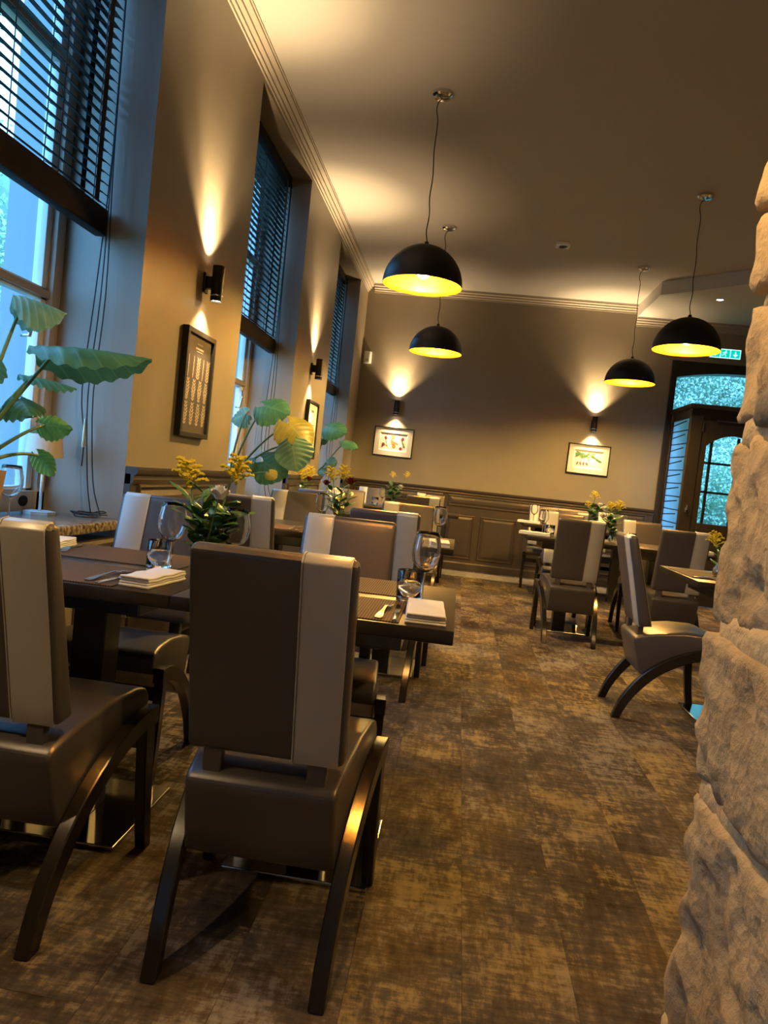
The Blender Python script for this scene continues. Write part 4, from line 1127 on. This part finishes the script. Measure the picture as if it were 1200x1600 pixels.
GP = 'black dome pendant lamps'
for x, y, lab in ((-.375, 4.64, 'largest black dome pendant lamp, nearest, over the window tables'), (-.375, 7.02, 'second black dome pendant over the window tables, hanging behind the largest'),
                  (1.60, 5.91, 'right black dome pendant lamp near the stone wall edge'), (1.595, 7.79, 'lowest-looking dome pendant at right, nearest the end wall'),
                  (-.20, 1.40, 'added dome pendant just above the frame over the nearest table'), (1.6, 1.9, 'added dome pendant hanging out of sight behind the stone wall end')):  # last two: unseen lamps added to warm the stone and tables
    p = pendant((x, y, CZ), 0, lab, GP)
    if y < 2:       # the two unseen lamps added next to the viewer get weaker bulbs
        for c in p.children:
            if c.name.startswith('bulb'): c.data = c.data.copy(); c.data.materials[0] = M['bulbdim']

# downlight in the dropped ceiling, detector, sensor, exit sign
dl = pix(1125, 468, Z=SZ)
r = thing('downlight', 'small round recessed downlight in the dropped ceiling', 'lamp', dl)
bm = bmesh.new(); add_lathe(bm, [(.032, -.001), (.045, -.001), (.046, -.006), (.034, -.006)], 24); obj('trim_ring', bm, M['white'], r)
bm = bmesh.new(); add_lathe(bm, [(0, -.003), (.033, -.003)], 20); obj('lens', bm, M['ledglow'], r, recalc=False)
light('downlight_beam', 'SPOT', r, (0, 0, -.02), SPOT_W, (1, .9, .75), .02, R(90), .6)
dt = pix(880, 381, Z=CZ)
M['whitebright'] = mat('bright_white_plastic', (.92, .93, .94), .3)
r = thing('emergency_light', 'square white emergency light fixed to the middle of the ceiling', 'fixture', (dt.x, dt.y, CZ))
bm = bmesh.new(); add_box(bm, -.065, .065, -.065, .065, -.028, 0, .006); obj('housing', bm, M['whitebright'], r, angle=.6)
bm = bmesh.new(); add_lathe(bm, [(0, -.046), (.02, -.044), (.036, -.036), (.042, -.028)], 20); obj('lens', bm, M['solidglass'], r, smooth=True)
r = thing('motion_sensor', 'white motion sensor high in the far left corner', 'sensor', (-1.345, BY, 2.555))
bm = bmesh.new(); add_prism(bm, [(-.05, 0), (-.05, -.03), (-.03, -.06), (.03, -.06), (.05, -.03), (.05, 0)], 'z', -.075, .075, .008); obj('housing', bm, M['white'], r, angle=.6)
bm = bmesh.new(); add_box(bm, -.022, .022, -.0635, -.059, -.055, -.02, .002); obj('sensor_window', bm, M['cream'], r)

# ------------------------------------------------------------------ framed prints; u runs to the viewer's right, v up
def blob(bm, u, v, ru, rv, rot=0, y=.0, n=14, taper=0.0):
    vs_ = []
    for k in range(n):
        a = 2*math.pi*k/n; a0 = ru*math.cos(a); b0 = rv*math.sin(a); a0 *= 1 - taper * b0 / rv
        c, s = math.cos(R(rot)), math.sin(R(rot))
        vs_.append(bm.verts.new((-(u + a0*c - b0*s), y, v + a0*s + b0*c)))
    bm.faces.new(vs_)
def bar(bm, u0, v0, u1, v1, wd, y=.0):
    d = Vector((u1-u0, v1-v0)).normalized() * wd / 2
    bm.faces.new([bm.verts.new((-(a), y, b)) for a, b in ((u0 - d.y, v0 + d.x), (u1 - d.y, v1 + d.x), (u1 + d.y, v1 - d.x), (u0 + d.y, v0 - d.x))])
def picture(label, loc, rz, w_, h_, fw, depth, board, mount=None):
    r = thing('framed_print', label, 'picture', loc, rz)
    for n_, (x0, x1, z0, z1) in enumerate(((-w_/2, w_/2, h_/2 - fw, h_/2), (-w_/2, w_/2, -h_/2, -h_/2 + fw), (-w_/2, -w_/2 + fw, -h_/2 + fw, h_/2 - fw), (w_/2 - fw, w_/2, -h_/2 + fw, h_/2 - fw))):
        bm = bmesh.new(); add_box(bm, x0, x1, .001, depth, z0, z1, .0015, 1); obj('frame_bar', bm, M['black'], r)
    bm = bmesh.new(); add_box(bm, -w_/2 + fw*.5, w_/2 - fw*.5, .002, depth - .014, -h_/2 + fw*.5, h_/2 - fw*.5); b = obj('print', bm, board, r)
    if mount:
        mw, bev = mount; x1, z1 = w_/2 - fw + .001, h_/2 - fw + .001
        bm = bmesh.new(); yb = depth - .014
        prev = None
        for ix, iz, y in ((x1, z1, yb), (x1, z1, yb + .006), (x1 - mw, z1 - mw, yb + .006), (x1 - mw - bev, z1 - mw - bev, yb + .0006)):
            q = [bm.verts.new(p) for p in ((-ix, y, -iz), (ix, y, -iz), (ix, y, iz), (-ix, y, iz))]
            if prev:
                for k in range(4): bm.faces.new((prev[k], prev[(k+1) % 4], q[(k+1) % 4], q[k]))
            prev = q
        obj('mount_board', bm, M['paper'], r, recalc=False)
    return r, depth - .013
def ink(r, name, m, draw, y):
    bm = bmesh.new(); draw(bm); o = obj(name, bm, m, r, recalc=False); o.location = (0, y, 0); return o
# dark herb chart on the nearest pier
r, y = picture('dark herb chart in a deep black frame on the nearest window pier', (WX, 3.69, 1.455), R(-90), .40, .54, .026, .034, M['darkprint'])
def herbs(bm):
    rr = random.Random(3)
    for row, (v, n_, hh) in enumerate(((.085, 5, .055), (-.03, 4, .055), (-.15, 4, .058))):
        for k in range(n_):
            u = (k - (n_ - 1)/2) * .34 / n_
            if row == 0 and k in (0, 1, 3):
                bar(bm, u, v - hh, u + .004, v + hh, .010); bar(bm, u + .006, v - hh*.8, u + .012, v + hh*.7, .003)
            else:
                bar(bm, u, v - hh, u, v + hh, .003)
                for q in range(7):
                    t = (q / 6 - .5) * 1.7; s = (.020 - .010 * abs(t)) if row else .016
                    blob(bm, u + s*.8, v + t*hh, s, .006, 35, .0002 * q, 7); blob(bm, u - s*.8, v + t*hh, s, .006, -35, .0002 * q, 7)
    for k in range(5): bar(bm, -.035 + .016*k, .205, -.026 + .016*k, .205, .008)
    bar(bm, -.055, .182, .055, .182, .010); bar(bm, -.04, .168, .045, .168, .004)
ink(r, 'herb_drawing', M['ink'], herbs, y)
# pale print on the second pier
r, y = picture('pale print in a black frame on the second window pier', (WX, 6.61, 1.43), R(-90), .44, .52, .022, .034, M['artboard'])
def lines(bm):
    bar(bm, -.12, .05, .12, .05, .008); bar(bm, -.10, .015, .10, .015, .003); bar(bm, -.09, -.005, .10, -.005, .003); bar(bm, -.11, -.04, .11, -.04, .005)
    for k in range(4): blob(bm, -.10 + .07*k, -.11 - .02*(k % 2), .014, .045, 12*(k - 1)); bar(bm, -.10 + .07*k, -.16, -.10 + .07*k + .01, -.05, .003)
    blob(bm, 0, .17, .06, .012)
ink(r, 'plant_drawing', M['inkdark'], lines, y)
# end wall, left: beets and tomatoes
r, y = picture('white-mounted print of red and orange vegetables, left on the end wall', (-.905, BY, 1.522), R(180), .505, .372, .013, .028, M['artboard'], (.062, .012))
r.rotation_euler = (0, R(-.6), R(180))
def reds(bm):
    blob(bm, -.10, .045, .017, .024, 15); blob(bm, -.125, -.040, .020, .022, -20); blob(bm, -.135, -.062, .008, .018, -25)
    blob(bm, .115, .045, .018, .026, -10); blob(bm, .10, -.075, .021, .020, 0)
ink(r, 'beet_drawing', M['vpurple'], reds, y)
def oranges(bm):
    blob(bm, -.01, .062, .026, .024); blob(bm, -.012, .0, .020, .042, 25, 0, 14, .35); blob(bm, .012, -.052, .025, .026); blob(bm, .035, -.012, .012, .035, 70)
ink(r, 'carrot_drawing', M['vorange'], oranges, y)
def stalks(bm):
    bar(bm, -.098, .02, -.075, -.055, .006); bar(bm, -.075, -.055, -.05, -.085, .004); blob(bm, .125, -.015, .010, .045, 25); blob(bm, .14, -.05, .016, .008, 20); bar(bm, .075, .035, .10, .02, .005); bar(bm, -.11, -.035, -.07, -.055, .006)
ink(r, 'stalk_drawing', M['vgreen'], stalks, y + .0004)
# end wall, right: radishes with green tops
r, y = picture('white-mounted print of radishes with green tops, right on the end wall', (1.53, BY, 1.552), R(180), .512, .374, .013, .028, M['artboard'], (.062, .012))
r.rotation_euler = (0, R(-.6), R(180))
def tops(bm):
    rr = random.Random(5)
    for k in range(34): blob(bm, rr.uniform(-.15, .06), rr.uniform(.03, .085) - .02*rr.random(), rr.uniform(.012, .024), rr.uniform(.006, .012), rr.uniform(-50, 50), .0001*k, 8)
    for k in range(10): blob(bm, .04 + .012*k, .045 - .006*k, .022, .008, -25 + rr.uniform(-20, 20), .0001*k, 8)
    bar(bm, .09, .005, .15, -.02, .009)
    for u in (-.125, -.09, -.05, -.005): bar(bm, u, -.035, u + .02, .04, .003)
ink(r, 'leaf_drawing', M['vgreen'], tops, y)
def radish(bm):
    for u, ro in ((-.13, -25), (-.09, 20), (-.052, 5), (-.01, 35)): blob(bm, u, -.058, .010, .025, ro, 0, 12, -.3)
ink(r, 'radish_drawing', M['vred'], radish, y + .0004)

# exit sign: white running figure and white arrow on green, over the entrance
r = thing('exit_sign', 'green and white emergency exit sign with running figure and down arrow above the entrance', 'sign', (2.985, BY, 2.985), R(180))
bm = bmesh.new(); add_box(bm, -.185, .185, .001, .034, -.062, .062, .004); obj('housing', bm, M['white'], r)
bm = bmesh.new(); add_box(bm, -.178, .178, .034, .0355, -.055, .055); obj('lit_panel', bm, M['signwhite'], r)
def greens(bm):
    for u0, u1 in ((-.170, -.062), (-.052, .052), (.062, .170)):
        add_box(bm, -u1, -u0, 0, .001, -.047, .047)
ink(r, 'green_field', M['signgreen'], greens, .0356)
def signs(bm):
    o_ = -.006
    blob(bm, o_ + .012, .031, .008, .008); bar(bm, o_ + .006, .022, o_ - .006, -.006, .015)
    bar(bm, o_ - .006, -.006, o_ - .026, -.022, .007); bar(bm, o_ - .026, -.022, o_ - .038, -.018, .006); bar(bm, o_ - .004, -.006, o_ + .014, -.020, .007); bar(bm, o_ + .014, -.020, o_ + .008, -.038, .006)
    bar(bm, o_ + .006, .018, o_ + .026, .008, .006); bar(bm, o_ + .002, .016, o_ - .020, .014, .006); bar(bm, o_ - .020, .014, o_ - .028, .002, .006)
ink(r, 'running_figure', M['signwhite'], signs, .0372)
for o_ in (-.116, .116):
    def arrow(bm):
        vv = [(-.008, .030), (-.008, -.004), (-.030, -.004), (0, -.036), (.030, -.004), (.008, -.004), (.008, .030)]
        bm.faces.new([bm.verts.new((-(o_ + u), 0, v)) for u, v in vv])
    ink(r, 'down_arrow', M['signwhite'], arrow, .0372)

# ------------------------------------------------------------------ outside
M['grass'] = mat('garden_ground', (.10, .16, .06), .9, bump=(20, .4))
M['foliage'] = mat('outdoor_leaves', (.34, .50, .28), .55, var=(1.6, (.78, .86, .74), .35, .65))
M['core'] = mat('foliage_core', (.22, .32, .22), .9)  # even green for the growth behind the loose leaves
bm = bmesh.new(); add_box(bm, -26, 26, -10, 40, -.5, -.12); g = struct('ground', bm, M['grass']); g['label'] = 'garden ground outside the windows'
def foliage(name, label, x0, x1, y0, y1, z1, n, size, seed, face):
    """a clipped or wild mass of leaves: bumpy core and loose leaf blades over it"""
    rs = np.random.RandomState(seed)
    r = thing(name, label, 'trees', ((x0+x1)/2, (y0+y1)/2, -.12))
    ox, oy = (x0+x1)/2, (y0+y1)/2
    P = np.stack([rs.uniform(x0, x1, n), rs.uniform(y0, y1, n), rs.uniform(0, 1, n) ** .9 * (z1 + .1)], 1)
    k = 0 if face in ('x+', 'x-') else 1
    bump = lambda a, z: .35*np.sin(a*1.7 + seed) + .28*np.sin(z*2.3 + a*.8) + .18*np.sin(a*4.1 - z*3.3)
    fa = P[:, 1 - k]; d = np.abs(rs.normal(0, .22, n))
    s = 1 if face.endswith('+') else -1
    base = (x1 if s > 0 else x0) if k == 0 else (y1 if s > 0 else y0)
    P[:, k] = base + s * (bump(fa, P[:, 2]) - .5 + d * .9)
    A = rs.normal(size=(n, 3)); A /= np.linalg.norm(A, axis=1)[:, None]
    B = np.cross(A, rs.normal(size=(n, 3))); B /= np.linalg.norm(B, axis=1)[:, None]
    S = size * rs.uniform(.6, 1.3, (n, 1))
    V = np.stack([P - A*S, P + B*S*.5, P + A*S, P - B*S*.5], 1).reshape(-1, 3) - np.array([ox, oy, -.12])
    me = bpy.data.meshes.new('leaves'); me.from_pydata(V.tolist(), [], np.arange(4*n).reshape(-1, 4).tolist()); me.materials.append(M['foliage'])
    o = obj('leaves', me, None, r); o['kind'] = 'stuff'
    bm = bmesh.new(); nz, na = 14, 40
    a0, a1 = ((y0, y1) if k == 0 else (x0, x1)); G = []
    for i in range(na + 1):
        row = []
        for j in range(nz + 1):
            a = a0 + (a1 - a0)*i/na; z = (z1 + .1)*j/nz
            f = base + s * (float(bump(a, z)) - .75 - .9 * (j / nz) ** 4)
            p = (f, a, z) if k == 0 else (a, f, z); row.append(bm.verts.new((p[0] - ox, p[1] - oy, z)))
        G.append(row)
    for i in range(na):
        for j in range(nz): bm.faces.new((G[i][j], G[i+1][j], G[i+1][j+1], G[i][j+1]))
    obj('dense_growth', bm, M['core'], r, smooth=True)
foliage('hedge', 'green trees outside the windows on the left', -9.5, -6.5, 2, 26, 5.2, 50000, .05, 2, 'x+')
foliage('hedge', 'green trees seen through the entrance door and fanlight', -1, 12, 15.5, 18, 6.5, 110000, .036, 5, 'y-')
